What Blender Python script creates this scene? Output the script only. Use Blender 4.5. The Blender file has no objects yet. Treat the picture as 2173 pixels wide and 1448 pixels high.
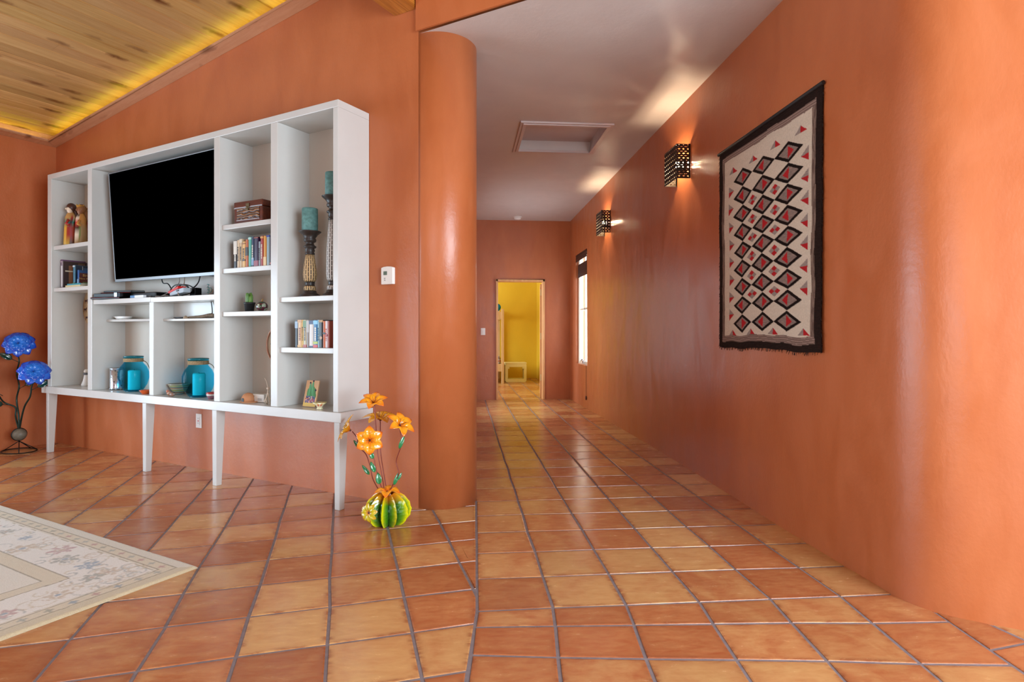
import bpy, bmesh, math, random
from math import sin, cos, pi, radians as R_, atan2, sqrt
from mathutils import Vector, Matrix, noise
SC = bpy.context.scene
COL = SC.collection
random.seed(7)

# ------------------------------------------------------------------ camera, world, exposure
PSI = math.atan(104.5 / 1245.0)            # the camera looks 4.8 degrees right of the hall's axis (+Y)
cam = bpy.data.cameras.new('camera')
cam.sensor_width = 36.0
cam.lens = 1245.0 / 2173.0 * 36.0
cam.shift_y = -19.0 / 2173.0
cam.clip_start = 0.05
camo = bpy.data.objects.new('camera', cam)
COL.objects.link(camo)
camo.location = (0, 0, 1.15)
camo.rotation_euler = (pi / 2, 0, -PSI)
SC.camera = camo
SC.view_settings.view_transform = 'Standard'
SC.view_settings.look = 'None'
SC.view_settings.gamma = 1.0
SC.view_settings.use_curve_mapping = False
SC.view_settings.exposure = 0.15
w = bpy.data.worlds.new('sky'); SC.world = w
w.use_nodes = True
w.node_tree.nodes['Background'].inputs[0].default_value = (0.80, 0.90, 1.0, 1)
w.node_tree.nodes['Background'].inputs[1].default_value = 1.0

# frame of the television wall: u runs along the wall towards the hall, v stands out of it into the room
UX, UY = 0.83263, -0.55383
NX, NY = -0.55383, -0.83263
TH = atan2(UY, UX)
def T(u, v, z=0.0):
    return Vector((-0.288 + u * UX + v * NX, 3.866 + u * UY + v * NY, z))

def area(name, loc, rot, sx, sy, power, col=(1, 1, 1), spread=None):
    l = bpy.data.lights.new(name, 'AREA'); l.shape = 'RECTANGLE'
    l.size = sx; l.size_y = sy; l.energy = power; l.color = col
    if spread: l.spread = spread
    o = bpy.data.objects.new(name, l); COL.objects.link(o)
    o.location = loc; o.rotation_euler = rot
    return o
DAY = (0.79, 0.90, 1.0)
# daylight entering at the windows (each stands just outside its glass)
area('daylight_side_window', T(5.22, 2.45, 1.55), (pi/2, 0, TH + pi/2), 3.0, 2.3, 450, DAY)
area('daylight_back_window', T(1.6, 6.72, 1.35), (pi/2, 0, TH), 2.4, 1.9, 80, DAY)
area('daylight_garden_doors', T(-4.94, 3.75, 1.1), (pi/2, 0, TH - pi/2), 4.5, 2.1, 310, (0.66, 0.84, 1.0))
area('daylight_hall_window', (2.06, 9.05, 1.5), (pi/2, 0, pi/2), 00.84, 1.78, 40, DAY)
area('daylight_passage_window', (-0.22, 8.3, 1.25), (pi/2, 0, -pi/2), 1.2, 1.7, 45, DAY)
area('daylight_bedroom_window', (-2.6, 12.2, 1.5), (pi/2, 0, -pi/2), 1.8, 1.6, 190, DAY)

# ------------------------------------------------------------------ colour + materials
def hx(h):
    h = h.lstrip('#'); o = []
    for i in (0, 2, 4):
        c = int(h[i:i+2], 16) / 255.0
        o.append(c / 12.92 if c <= 0.04045 else ((c + 0.055) / 1.055) ** 2.4)
    return tuple(o) + (1.0,)

class NT:
    def __init__(s, name):
        s.m = bpy.data.materials.new(name); s.m.use_nodes = True
        s.t = s.m.node_tree; s.n = s.t.nodes; s.l = s.t.links
        s.p = s.n['Principled BSDF']; s.out = s.n['Material Output']
    def new(s, typ, **kw):
        x = s.n.new(typ)
        for k, v in kw.items(): setattr(x, k, v)
        return x
    def lk(s, a, b): s.l.new(a, b)
    def coord(s, scale=(1, 1, 1), kind='Object', rot=(0, 0, 0)):
        c = s.new('ShaderNodeTexCoord'); m = s.new('ShaderNodeMapping')
        m.inputs['Scale'].default_value = scale; m.inputs['Rotation'].default_value = rot
        s.lk(c.outputs[kind], m.inputs[0]); return m.outputs[0]
    def noise(s, vec, scale, detail=4, rough=0.55, dist=0.0):
        x = s.new('ShaderNodeTexNoise'); x.inputs['Scale'].default_value = scale
        x.inputs['Detail'].default_value = detail; x.inputs['Roughness'].default_value = rough
        x.inputs['Distortion'].default_value = dist
        s.lk(vec, x.inputs['Vector']); return x.outputs['Fac']
    def ramp(s, fac, stops, interp='LINEAR'):
        x = s.new('ShaderNodeValToRGB'); e = x.color_ramp.elements; x.color_ramp.interpolation = interp
        e[0].position = stops[0][0]; e[0].color = stops[0][1]; e[1].position = stops[-1][0]; e[1].color = stops[-1][1]
        for p, c in stops[1:-1]:
            k = e.new(p); k.color = c
        s.lk(fac, x.inputs[0]); return x.outputs[0]
    def mix(s, fac, a, b, mode='MIX'):
        x = s.new('ShaderNodeMix', data_type='RGBA', blend_type=mode)
        for sock, v in ((x.inputs[0], fac), (x.inputs[6], a), (x.inputs[7], b)):
            if hasattr(v, 'links'): s.lk(v, sock)
            else: sock.default_value = v
        return x.outputs[2]
    def bump(s, h, strength=0.2, dist=0.01):
        x = s.new('ShaderNodeBump'); x.inputs['Strength'].default_value = strength
        x.inputs['Distance'].default_value = dist
        s.lk(h, x.inputs['Height']); s.lk(x.outputs[0], s.p.inputs['Normal'])
    def rough(s, v): s.p.inputs['Roughness'].default_value = v
    def spec(s, v): s.p.inputs['Specular IOR Level'].default_value = v

def plain(name, h, rough=0.5, spec=0.5, metal=0.0, var=0.0, scale=20, bump=0.0):
    t = NT(name); c = hx(h) if isinstance(h, str) else h
    t.p.inputs['Base Color'].default_value = c
    t.rough(rough); t.spec(spec); t.p.inputs['Metallic'].default_value = metal
    if var or bump:
        f = t.noise(t.coord(), scale, 4)
        if var:
            d = tuple(x * (1 - var) for x in c[:3]) + (1,); e = tuple(min(1, x * (1 + var)) for x in c[:3]) + (1,)
            t.lk(t.ramp(f, [(0.3, d), (0.7, e)]), t.p.inputs['Base Color'])
        if bump: t.bump(f, bump, 0.004)
    return t.m
def vcol(name, rough=0.5, spec=0.5, metal=0.0, bump=0.0, bscale=200, var=0.0, sheen=0.0, coat=0.0):
    t = NT(name); a = t.new('ShaderNodeVertexColor'); a.layer_name = 'Col'
    src = a.outputs[0]
    if var:
        f = t.noise(t.coord(), bscale * 0.5, 3)
        src = t.mix(1.0, src, t.ramp(f, [(0.25, (1 - var,) * 3 + (1,)), (0.75, (1, 1, 1, 1))]), 'MULTIPLY')
    t.lk(src, t.p.inputs['Base Color']); t.rough(rough); t.spec(spec); t.p.inputs['Metallic'].default_value = metal
    t.p.inputs['Coat Weight'].default_value = coat
    t.p.inputs['Sheen Weight'].default_value = sheen
    if bump: t.bump(t.noise(t.coord(), bscale, 3), bump, 0.003)
    return t.m

def wall_paint(name, a, b, c, rough=0.35, streak=1.0, spec=0.5):
    t = NT(name)
    f1 = t.noise(t.coord((1, 1, 0.5)), 1.3, 5, 0.6, 0.6)
    f2 = t.noise(t.coord((3.2, 3.2, 1.1)), 1.6, 3, 0.5, 0.8)
    base = t.ramp(f1, [(0.3, hx(a)), (0.52, hx(b)), (0.72, hx(c))])
    col = t.mix(0.3 * streak, base, t.ramp(f2, [(0.35, hx(a)), (0.65, hx(c))]))
    t.lk(col, t.p.inputs['Base Color'])
    t.lk(t.ramp(f2, [(0.3, (rough - .07,) * 3 + (1,)), (0.7, (rough + .08,) * 3 + (1,))]), t.p.inputs['Roughness'])
    t.spec(spec)
    h = t.noise(t.coord(), 7, 5, 0.5)
    h2 = t.noise(t.coord((1, 1, .6)), 60, 3, 0.6)
    m = t.mix(0.25, h, h2)
    t.bump(m, 0.28, 0.012)
    return t.m
M = {}
M['terracotta'] = wall_paint('terracotta_plaster', 'A85A32', 'B46539', 'BE6F43')
M['yellow'] = wall_paint('yellow_plaster', 'D8B024', 'DEB628', 'E2BC30', 0.6, .3)
M['hallceil'] = wall_paint('hall_ceiling_paint', 'BFB4AD', 'C5BAB3', 'CBC1BA', 0.36, .6, .5)
M['white'] = plain('white_cabinet_paint', 'C3C2BD', 0.24, 0.5, var=0.03, scale=3, bump=0.06)
M['trimwhite'] = plain('ceiling_trim_paint', 'C4B2AC', 0.4)
M['plastic'] = plain('white_plastic', 'E6E4DF', 0.35)
M['black'] = plain('black_plastic', '08080A', 0.30, 0.15)
M['screen'] = plain('dark_glass_screen', '000000', 0.25, 0.0)
M['silver'] = plain('brushed_silver', 'B9BCC0', 0.3, 0.5, 0.85)
M['iron'] = plain('dark_iron', '1F211F', 0.4, 0.5, 0.6)
M['grout'] = plain('grey_grout', '80777A', 0.75, 0.3, var=0.15, scale=30)
M['vc'] = vcol('coloured_matte', 0.6, 0.3)
M['vcgloss'] = vcol('painted_metal_gloss', 0.2, 0.5, coat=0.5, bump=0.3, bscale=60)
M['vcsemi'] = vcol('coloured_satin', 0.38, 0.4)
M['wool'] = vcol('woven_wool', 0.95, 0.1, bump=0.8, bscale=260, var=0.22)
M['pile'] = vcol('rug_pile', 0.98, 0.05, bump=1.0, bscale=320, var=0.16, sheen=0.3)
M['clay'] = plain('clay', 'B9825C', 0.8, 0.2, var=0.1)
M['stone'] = plain('round_stone', '6F6A5C', 0.45, 0.4, var=0.25, scale=30, bump=.3)
M['rope'] = plain('jute_rope', 'A08C6C', 0.9, 0.1, var=0.3, scale=120, bump=0.6)
M['paper'] = plain('book_pages', 'D9CDB4', 0.85, 0.1)

def wood(name, a, b, c, axis=(0.6, 8, 8), rough=0.45, knots=False, tint=False):
    t = NT(name)
    v = t.coord(axis)
    g = t.noise(v, 3.0, 6, 0.6, 0.8)
    col = t.ramp(g, [(0.3, hx(a)), (0.5, hx(b)), (0.68, hx(c))])
    g2 = t.noise(t.coord(tuple(x * 4 for x in axis)), 4.0, 4, 0.6)
    col = t.mix(0.25, col, t.ramp(g2, [(0.35, hx(a)), (0.65, hx(c))]))
    if tint:
        at = t.new('ShaderNodeVertexColor'); at.layer_name = 'Col'
        col = t.mix(1.0, col, at.outputs[0], 'MULTIPLY')
    if knots:
        vo = t.new('ShaderNodeTexVoronoi'); vo.inputs['Scale'].default_value = 1.0
        vo.inputs['Randomness'].default_value = 1.0
        n = t.noise(t.coord((3, 8, 3)), 3, 3)
        mp = t.coord(knots)
        ad = t.new('ShaderNodeVectorMath', operation='ADD')
        sc = t.new('ShaderNodeVectorMath', operation='SCALE'); sc.inputs['Scale'].default_value = 0.25
        cx = t.new('ShaderNodeCombineXYZ'); t.lk(n, cx.inputs[0]); t.lk(n, cx.inputs[1])
        t.lk(cx.outputs[0], sc.inputs[0]); t.lk(mp, ad.inputs[0]); t.lk(sc.outputs[0], ad.inputs[1])
        t.lk(ad.outputs[0], vo.inputs['Vector'])
        k = t.ramp(vo.outputs['Distance'], [(0.05, (1, 1, 1, 1)), (0.14, (0.7,) * 3 + (1,)), (0.30, (0, 0, 0, 1))])
        col = t.mix(k, col, hx('5A2A0C'))
        # long dark heart-wood streaks
        s = t.noise(t.coord(tuple(x * y for x, y in zip(axis, (1.1, .30, 1)))), 2.6, 3, 0.5, 0.4)
        col = t.mix(t.ramp(s, [(0.62, (0, 0, 0, 1)), (0.74, (.75, .75, .75, 1))]), col, hx('6E3A12'))
    t.lk(col, t.p.inputs['Base Color']); t.rough(rough)
    t.bump(g2, 0.1, 0.003)
    return t.m
M['pine'] = wood('knotty_pine', 'A67C4A', 'B28A56', 'BE9866', (7, .5, 7), 0.42, knots=(7.5, 2.4, 1), tint=True)
M['pinetrim'] = wood('pine_trim', 'B9825C', 'C08B66', 'C89672', (.6, 7, 7), 0.45, knots=(2.2, 8, 8))
M['beam'] = wood('stained_beam', '8A4A10', 'B06A22', 'CC8A3C', (14, .5, 14), 0.4)
M['doorwood'] = wood('light_door_wood', 'C98A50', 'D29A60', 'E0AE78', (8, 8, .6), 0.45)
M['boxwood'] = wood('dark_box_wood', '3A160B', '54220F', '6E3016', (3, 12, 12), 0.28)
M['bedwood'] = wood('pale_bed_wood', 'B58F60', 'C4A070', 'CFAF80', (8, 8, .6), 0.5)

def tile_mat():
    t = NT('saltillo_tile')
    a = t.new('ShaderNodeVertexColor'); a.layer_name = 'Col'
    sp = t.new('ShaderNodeSeparateColor'); t.lk(a.outputs[0], sp.inputs[0])   # r: kind of clay, g: brightness, b: distance from the rim
    n1 = t.noise(t.coord((1, 1, 1)), 5.0, 5, 0.6, 0.5)
    n2 = t.noise(t.coord((1, 3.2, 1), rot=(0, 0, .3)), 9.0, 5, 0.65, 0.3)
    ad = t.new('ShaderNodeMath', operation='MULTIPLY_ADD'); t.lk(n1, ad.inputs[0]); ad.inputs[1].default_value = 1.5; ad.inputs[2].default_value = -0.75
    s2 = t.new('ShaderNodeMath', operation='ADD'); t.lk(sp.outputs[0], s2.inputs[0]); t.lk(ad.outputs[0], s2.inputs[1])
    col = t.ramp(s2.outputs[0], [(0.05, hx('A85A34')), (0.4, hx('BA7246')), (0.65, hx('CA915C')), (0.95, hx('D6A86C'))])
    col = t.mix(0.35, col, t.ramp(n2, [(0.3, hx('A65C36')), (0.7, hx('D4A56E'))]))
    rim = t.ramp(sp.outputs[2], [(0.0, (1, 1, 1, 1)), (0.5, (0.15,) * 3 + (1,)), (0.9, (0, 0, 0, 1))])
    rr = t.mix(1.0, rim, t.ramp(n2, [(0.42, (0, 0, 0, 1)), (0.6, (.8, .8, .8, 1))]), 'MULTIPLY')
    col = t.mix(rr, col, hx('90492C'))
    br = t.new('ShaderNodeCombineColor')
    for i in range(3): t.lk(sp.outputs[1], br.inputs[i])
    col = t.mix(1.0, col, br.outputs[0], 'MULTIPLY')
    t.lk(col, t.p.inputs['Base Color'])
    t.lk(t.ramp(n2, [(0.3, (.17,) * 3 + (1,)), (0.75, (.30,) * 3 + (1,))]), t.p.inputs['Roughness'])
    t.spec(0.5)
    t.bump(t.mix(0.3, n1, n2), 0.18, 0.012)
    return t.m
M['tile'] = tile_mat()

def glass_mat(name, tint, gl=0.12, rough=0.03):
    t = NT(name); t.n.remove(t.p)
    tr = t.new('ShaderNodeBsdfTransparent'); tr.inputs[0].default_value = tint
    g = t.new('ShaderNodeBsdfGlossy'); g.inputs['Roughness'].default_value = rough; g.inputs[0].default_value = (.9, .95, 1, 1)
    lw = t.new('ShaderNodeLayerWeight'); lw.inputs[0].default_value = gl
    ge = t.new('ShaderNodeNewGeometry'); inv = t.new('ShaderNodeMath', operation='SUBTRACT'); inv.inputs[0].default_value = 1.0; t.lk(ge.outputs['Backfacing'], inv.inputs[1])
    mu = t.new('ShaderNodeMath', operation='MULTIPLY'); t.lk(lw.outputs['Fresnel'], mu.inputs[0]); t.lk(inv.outputs[0], mu.inputs[1])
    mx = t.new('ShaderNodeMixShader'); t.lk(mu.outputs[0], mx.inputs[0])
    t.lk(tr.outputs[0], mx.inputs[1]); t.lk(g.outputs[0], mx.inputs[2]); t.lk(mx.outputs[0], t.out.inputs[0])
    return t.m
M['aqua'] = glass_mat('aqua_glass', (0.24, 0.78, 0.97, 1), 0.10)
M['pane'] = glass_mat('window_glass', (0.95, 0.97, 0.98, 1), 0.2)
def emit(name, col, st):
    t = NT(name); t.p.inputs['Base Color'].default_value = (0, 0, 0, 1)
    t.p.inputs['Emission Color'].default_value = col; t.p.inputs['Emission Strength'].default_value = st
    return t.m
M['bulb'] = emit('lit_bulb', (1, .72, .42, 1), 45)
M['led'] = emit('lit_yellow_strip', (1.0, .78, .03, 1), 2.0)

def sconce_mat():
    t = NT('pierced_tin')
    a = t.new('ShaderNodeVertexColor'); a.layer_name = 'Col'     # r, g: position across / up the plate
    sp = t.new('ShaderNodeSeparateColor'); t.lk(a.outputs[0], sp.inputs[0])
    def dots(nx, ny, ox, oy, rad, warp=None):
        cx = t.new('ShaderNodeCombineXYZ')
        for i, (o, n, off) in enumerate(((sp.outputs[0], nx, ox), (sp.outputs[1], ny, oy))):
            m = t.new('ShaderNodeMath', operation='MULTIPLY_ADD'); t.lk(o, m.inputs[0]); m.inputs[1].default_value = n; m.inputs[2].default_value = off
            f = t.new('ShaderNodeMath', operation='FRACT'); t.lk(m.outputs[0], f.inputs[0])
            s = t.new('ShaderNodeMath', operation='SUBTRACT'); t.lk(f.outputs[0], s.inputs[0]); s.inputs[1].default_value = .5
            t.lk(s.outputs[0], cx.inputs[i])
        ln = t.new('ShaderNodeVectorMath', operation='LENGTH'); t.lk(cx.outputs[0], ln.inputs[0])
        c = t.new('ShaderNodeMath', operation='LESS_THAN'); t.lk(ln.outputs['Value'], c.inputs[0]); c.inputs[1].default_value = rad
        return c.outputs[0]
    d1 = dots(27.0, 27.0, 0, 0, .155); d2 = dots(27.0, 27.0, .5, .5, .075); d3 = dots(54.0, 54.0, 0, .5, .10)
    mx = t.new('ShaderNodeMath', operation='MAXIMUM'); t.lk(d1, mx.inputs[0]); t.lk(d2, mx.inputs[1])
    mz = t.new('ShaderNodeMath', operation='MAXIMUM'); t.lk(mx.outputs[0], mz.inputs[0]); t.lk(d3, mz.inputs[1])
    sb = t.new('ShaderNodeMath', operation='SUBTRACT'); sb.inputs[0].default_value = 1.0; t.lk(sp.outputs[2], sb.inputs[1])
    mk = t.new('ShaderNodeMath', operation='MULTIPLY'); t.lk(mz.outputs[0], mk.inputs[0]); t.lk(sb.outputs[0], mk.inputs[1])
    mz = t.new('ShaderNodeMath', operation='MAXIMUM'); t.lk(mk.outputs[0], mz.inputs[0]); t.lk(d1, mz.inputs[1])
    geo = t.new('ShaderNodeNewGeometry')
    bc = t.mix(geo.outputs['Backfacing'], hx('342A1A'), hx('24170D'))
    t.lk(bc, t.p.inputs['Base Color']); t.rough(.5); t.p.inputs['Metallic'].default_value = .2
    tr = t.new('ShaderNodeBsdfTransparent'); m = t.new('ShaderNodeMixShader')
    t.lk(mz.outputs[0], m.inputs[0]); t.lk(t.p.outputs[0], m.inputs[1]); t.lk(tr.outputs[0], m.inputs[2]); t.lk(m.outputs[0], t.out.inputs[0])
    return t.m
M['tin'] = sconce_mat()

# ------------------------------------------------------------------ mesh helpers
class B:
    def __init__(s, off=(0, 0, 0)):
        s.bm = bmesh.new(); s.cl = s.bm.loops.layers.float_color.new('Col'); s.off = Vector(off)
    def face(s, pts, col=None, mi=0, smooth=False, cols=None):
        vs = [s.bm.verts.new(Vector(p) - s.off) for p in pts]
        f = s.bm.faces.new(vs); f.material_index = mi; f.smooth = smooth
        for i, l in enumerate(f.loops):
            c = cols[i] if cols else (col or (1, 1, 1, 1))
            l[s.cl] = c
        return f
    def box(s, x0, x1, y0, y1, z0, z1, col=None, mi=0, xf=None):
        P = [Vector((x, y, z)) for z in (z0, z1) for y in (y0, y1) for x in (x0, x1)]
        if xf: P = [xf @ p for p in P]
        for q in ((0, 2, 3, 1), (4, 5, 7, 6), (0, 1, 5, 4), (2, 6, 7, 3), (0, 4, 6, 2), (1, 3, 7, 5)):
            s.face([P[i] for i in q], col, mi)
    def frus(s, r0, z0, r1, z1, col=None, mi=0):
        # r = (x0,x1,y0,y1) rectangles at two heights
        P = [Vector((x, y, z)) for (a, z) in ((r0, z0), (r1, z1)) for y in (a[2], a[3]) for x in (a[0], a[1])]
        for q in ((0, 2, 3, 1), (4, 5, 7, 6), (0, 1, 5, 4), (2, 6, 7, 3), (0, 4, 6, 2), (1, 3, 7, 5)):
            s.face([P[i] for i in q], col, mi)
    def prism(s, poly, z0, z1, col=None, mi=0, xf=None, smooth=False):
        n = len(poly); g = (lambda p: xf @ Vector(p)) if xf else (lambda p: Vector(p))
        zt = z1 if callable(z1) else (lambda x, y: z1)
        lo = [g((x, y, z0)) for x, y in poly]; hi = [g((x, y, zt(x, y))) for x, y in poly]
        s.face(hi, col, mi); s.face(lo[::-1], col, mi)
        for i in range(n):
            j = (i + 1) % n
            s.face([lo[i], lo[j], hi[j], hi[i]], col, mi, smooth)
    def lathe(s, prof, seg=28, c=(0, 0, 0), col=None, mi=0, cap=True, colf=None, rf=None, xf=None):
        c = Vector(c); rings = []
        for k, (r, z) in enumerate(prof):
            ring = []
            for i in range(seg):
                a = 2 * pi * i / seg; q = r * (rf(a, z) if rf else 1)
                p = Vector((cos(a) * q, sin(a) * q, z))
                ring.append((xf @ p if xf else p) + c)
            rings.append(ring)
        for k in range(len(prof) - 1):
            for i in range(seg):
                j = (i + 1) % seg
                cc = None
                if colf: cc = [colf(2*pi*i/seg, prof[k][1]), colf(2*pi*(i+1)/seg, prof[k][1]), colf(2*pi*(i+1)/seg, prof[k+1][1]), colf(2*pi*i/seg, prof[k+1][1])]
                s.face([rings[k][i], rings[k][j], rings[k+1][j], rings[k+1][i]], col, mi, True, cc)
        if cap:
            if prof[0][0] > 1e-4: s.face(rings[0][::-1], col or (colf(0, prof[0][1]) if colf else None), mi)
            if prof[-1][0] > 1e-4: s.face(rings[-1], col or (colf(0, prof[-1][1]) if colf else None), mi)
    def tube(s, pts, r, seg=8, col=None, mi=0, r1=None):
        pts = [Vector(p) for p in pts]; n = len(pts); prev = None; rings = []
        for i, p in enumerate(pts):
            d = (pts[min(i+1, n-1)] - pts[max(i-1, 0)]).normalized()
            if prev is None:
                a = d.cross(Vector((0, 0, 1)))
                if a.length < 1e-3: a = d.cross(Vector((1, 0, 0)))
                a.normalize()
            else:
                a = prev - d * prev.dot(d)
                if a.length < 1e-4: a = d.cross(Vector((1, 0.3, 0)))
                a.normalize()
            prev = a; b = d.cross(a)
            rr = r if r1 is None else r + (r1 - r) * i / (n - 1)
            rings.append([p + (a * cos(2*pi*k/seg) + b * sin(2*pi*k/seg)) * rr for k in range(seg)])
        for i in range(n - 1):
            for k in range(seg):
                j = (k + 1) % seg
                s.face([rings[i][k], rings[i][j], rings[i+1][j], rings[i+1][k]], col, mi, True)
        s.face(rings[0][::-1], col, mi); s.face(rings[-1], col, mi)
    def ball(s, c, r, seg=16, rings=10, col=None, mi=0, sc=(1, 1, 1), colf=None):
        c = Vector(c)
        P = lambda i, j: c + Vector((sc[0]*r*sin(pi*j/rings)*cos(2*pi*i/seg), sc[1]*r*sin(pi*j/rings)*sin(2*pi*i/seg), sc[2]*r*cos(pi*j/rings)))
        for j in range(rings):
            for i in range(seg):
                pts = [P(i, j), P(i, j+1), P(i+1, j+1), P(i+1, j)]
                if j == 0: pts = [pts[0], pts[1], pts[2]]
                elif j == rings - 1: pts = [pts[0], pts[1], pts[3]]
                s.face(pts, col if not colf else colf(pts[0] - c), mi, True)
    def grid(s, f, nu, nv, colf=None, mi=0, smooth=True, skip=None):
        V = [[s.bm.verts.new(Vector(f(i / nu, j / nv)) - s.off) for j in range(nv + 1)] for i in range(nu + 1)]
        C = [[colf(i / nu, j / nv) if colf else (1, 1, 1, 1) for j in range(nv + 1)] for i in range(nu + 1)]
        for i in range(nu):
            for j in range(nv):
                if skip and skip((i + .5) / nu, (j + .5) / nv): continue
                q = ((i, j), (i+1, j), (i+1, j+1), (i, j+1))
                fc = s.bm.faces.new([V[a][b] for a, b in q]); fc.smooth = smooth; fc.material_index = mi
                for l, (a, b) in zip(fc.loops, q): l[s.cl] = C[a][b]
    def done(s, name, mats, parent=None, label=None, bevel=0, weld=True, loc=None, rot=None, normals=True, solid=0):
        if weld: bmesh.ops.remove_doubles(s.bm, verts=s.bm.verts, dist=2e-5)
        if normals: bmesh.ops.recalc_face_normals(s.bm, faces=s.bm.faces)
        me = bpy.data.meshes.new(name); s.bm.to_mesh(me); s.bm.free()
        for m in (mats if isinstance(mats, (list, tuple)) else [mats]): me.materials.append(M[m] if isinstance(m, str) else m)
        o = bpy.data.objects.new(name, me); COL.objects.link(o)
        if solid:
            d = o.modifiers.new('thickness', 'SOLIDIFY'); d.thickness = solid; d.offset = 0
        if bevel:
            d = o.modifiers.new('bevel', 'BEVEL'); d.width = bevel; d.segments = 2; d.limit_method = 'ANGLE'; d.angle_limit = R_(40)
        if parent is not None: o.parent = parent
        if loc is not None: o.location = loc
        if rot is not None: o.rotation_euler = rot if isinstance(rot, tuple) else (0, 0, rot)
        if label: o['label'] = label
        return o
def thing(name, label, cat, loc=(0, 0, 0), rz=0.0, group=None):
    o = bpy.data.objects.new(name, None); COL.objects.link(o)
    o.empty_display_size = 0.05
    o.location = loc; o.rotation_euler = rz if isinstance(rz, tuple) else (0, 0, rz)
    o['label'] = label; o['category'] = cat
    if group: o['group'] = group
    return o
def tag(o, label, cat, group=None):
    o['label'] = label; o['category'] = cat
    if group: o['group'] = group
    return o
def st(o):
    o['kind'] = 'structure'; return o
def TB(b, name, mats, **k):     # a mesh whose vertices are given as (u, -v, z)
    return b.done(name, mats, loc=T(0, 0, 0), rot=TH, **k)
def spline(pts, n=8):
    pts = [Vector(p) for p in pts]; out = []
    P = [pts[0]] + pts + [pts[-1]]
    for i in range(1, len(P) - 2):
        for k in range(n):
            t = k / n; a, b, c, d = P[i-1], P[i], P[i+1], P[i+2]
            out.append(0.5 * ((2*b) + (-a + c)*t + (2*a - 5*b + 4*c - d)*t*t + (-a + 3*b - 3*c + d)*t**3))
    out.append(pts[-1]); return out
def text_mesh(body, size, mat, parent, loc, rot, name='lettering', extrude=0.0006):
    cu = bpy.data.curves.new(name, 'FONT'); cu.body = body; cu.size = size; cu.extrude = extrude
    cu.align_x = 'CENTER'; cu.align_y = 'CENTER'
    tmp = bpy.data.objects.new(name, cu); COL.objects.link(tmp)
    bpy.context.view_layer.update()
    me = bpy.data.meshes.new_from_object(tmp.evaluated_get(bpy.context.evaluated_depsgraph_get()))
    bpy.data.objects.remove(tmp); me.name = name
    me.materials.clear(); me.materials.append(M[mat] if isinstance(mat, str) else mat)
    o = bpy.data.objects.new(name, me); COL.objects.link(o); o.parent = parent; o.location = loc; o.rotation_euler = rot
    return o

# ------------------------------------------------------------------ floor: grey grout slab with clay tiles set into it
def clip(poly, a, b, c):       # keep a*x + b*y <= c
    out = []
    for i in range(len(poly)):
        p, q = poly[i], poly[(i + 1) % len(poly)]
        dp, dq = a*p[0] + b*p[1] - c, a*q[0] + b*q[1] - c
        if dp <= 0: out.append(p)
        if (dp < 0 < dq) or (dq < 0 < dp):
            t = dp / (dp - dq); out.append((p[0] + t*(q[0]-p[0]), p[1] + t*(q[1]-p[1])))
    return out
def parea(p): return 0.5 * sum(p[i][0]*p[(i+1) % len(p)][1] - p[(i+1) % len(p)][0]*p[i][1] for i in range(len(p)))
def inset(poly, d):
    if parea(poly) < 0: poly = poly[::-1]
    out = poly
    n = len(poly)
    for i in range(n):
        p, q = poly[i], poly[(i+1) % n]
        ex, ey = q[0]-p[0], q[1]-p[1]; L = sqrt(ex*ex+ey*ey)
        if L < 1e-6: continue
        nx, ny = ey/L, -ex/L
        out = clip(out, nx, ny, nx*p[0]+ny*p[1]-d)
        if len(out) < 3: return []
    return out
def inset_to(poly, d):      # same vertex count as poly, moved towards the inside
    n = len(poly); out = []
    for i in range(n):
        a, b, c = poly[i-1], poly[i], poly[(i+1) % n]
        e1 = Vector((b[0]-a[0], b[1]-a[1])); e2 = Vector((c[0]-b[0], c[1]-b[1]))
        if e1.length < 1e-6 or e2.length < 1e-6: out.append(b); continue
        e1.normalize(); e2.normalize()
        n1 = Vector((-e1.y, e1.x)); n2 = Vector((-e2.y, e2.x)); m = n1 + n2
        if m.length < .2: out.append(b); continue
        m.normalize(); k = d / max(.45, m.dot(n1))
        out.append((b[0]+m.x*k, b[1]+m.y*k))
    return out
fb = B()
TZ = 0.0
def tile(poly):
    poly = inset(poly, 0.0055 + random.uniform(-.0008, .0012))
    if len(poly) < 3 or abs(parea(poly)) < 0.0008: return
    # drop near-duplicate corners
    q = [poly[0]]
    for p in poly[1:]:
        if (p[0]-q[-1][0])**2 + (p[1]-q[-1][1])**2 > 0.006**2: q.append(p)
    if len(q) > 3 and (q[0][0]-q[-1][0])**2 + (q[0][1]-q[-1][1])**2 < 0.006**2: q.pop()
    if len(q) < 3: return
    poly = q
    kind = random.choice((random.uniform(0.1, .45), random.uniform(.5, 1.0), random.uniform(.2, .95)))
    br = random.uniform(.83, 1.0)
    tx, ty = random.gauss(0, .0016), random.gauss(0, .0016)
    cx = sum(p[0] for p in poly)/len(poly); cy = sum(p[1] for p in poly)/len(poly)
    z = lambda p, dz: TZ + dz + (p[0]-cx)*tx + (p[1]-cy)*ty
    big = abs(parea(poly)) > 0.02
    rings = [(0, -.006, 0.0), (.0015, -.0015, 0.0), (.006, -0.0003, .05)]
    if big: rings += [(.045, .0002, 1.0)]
    R = []
    for d, dz, e in rings:
        pp = inset_to(poly, d) if d else poly
        R.append(([(p[0], p[1], z(p, dz)) for p in pp], (kind, br, e, 1)))
    n = len(poly)
    for k in range(len(R)-1):
        (a, ca), (b, cb) = R[k], R[k+1]
        for i in range(n):
            j = (i+1) % n
            fb.face([a[i], a[j], b[j], b[i]], cols=[ca, ca, cb, cb], smooth=(k > 0), mi=1)
    fb.face(R[-1][0], R[-1][1], smooth=True, mi=1)
XJ = [0.06 + .315*i for i in range(-3, 8)]
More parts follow.
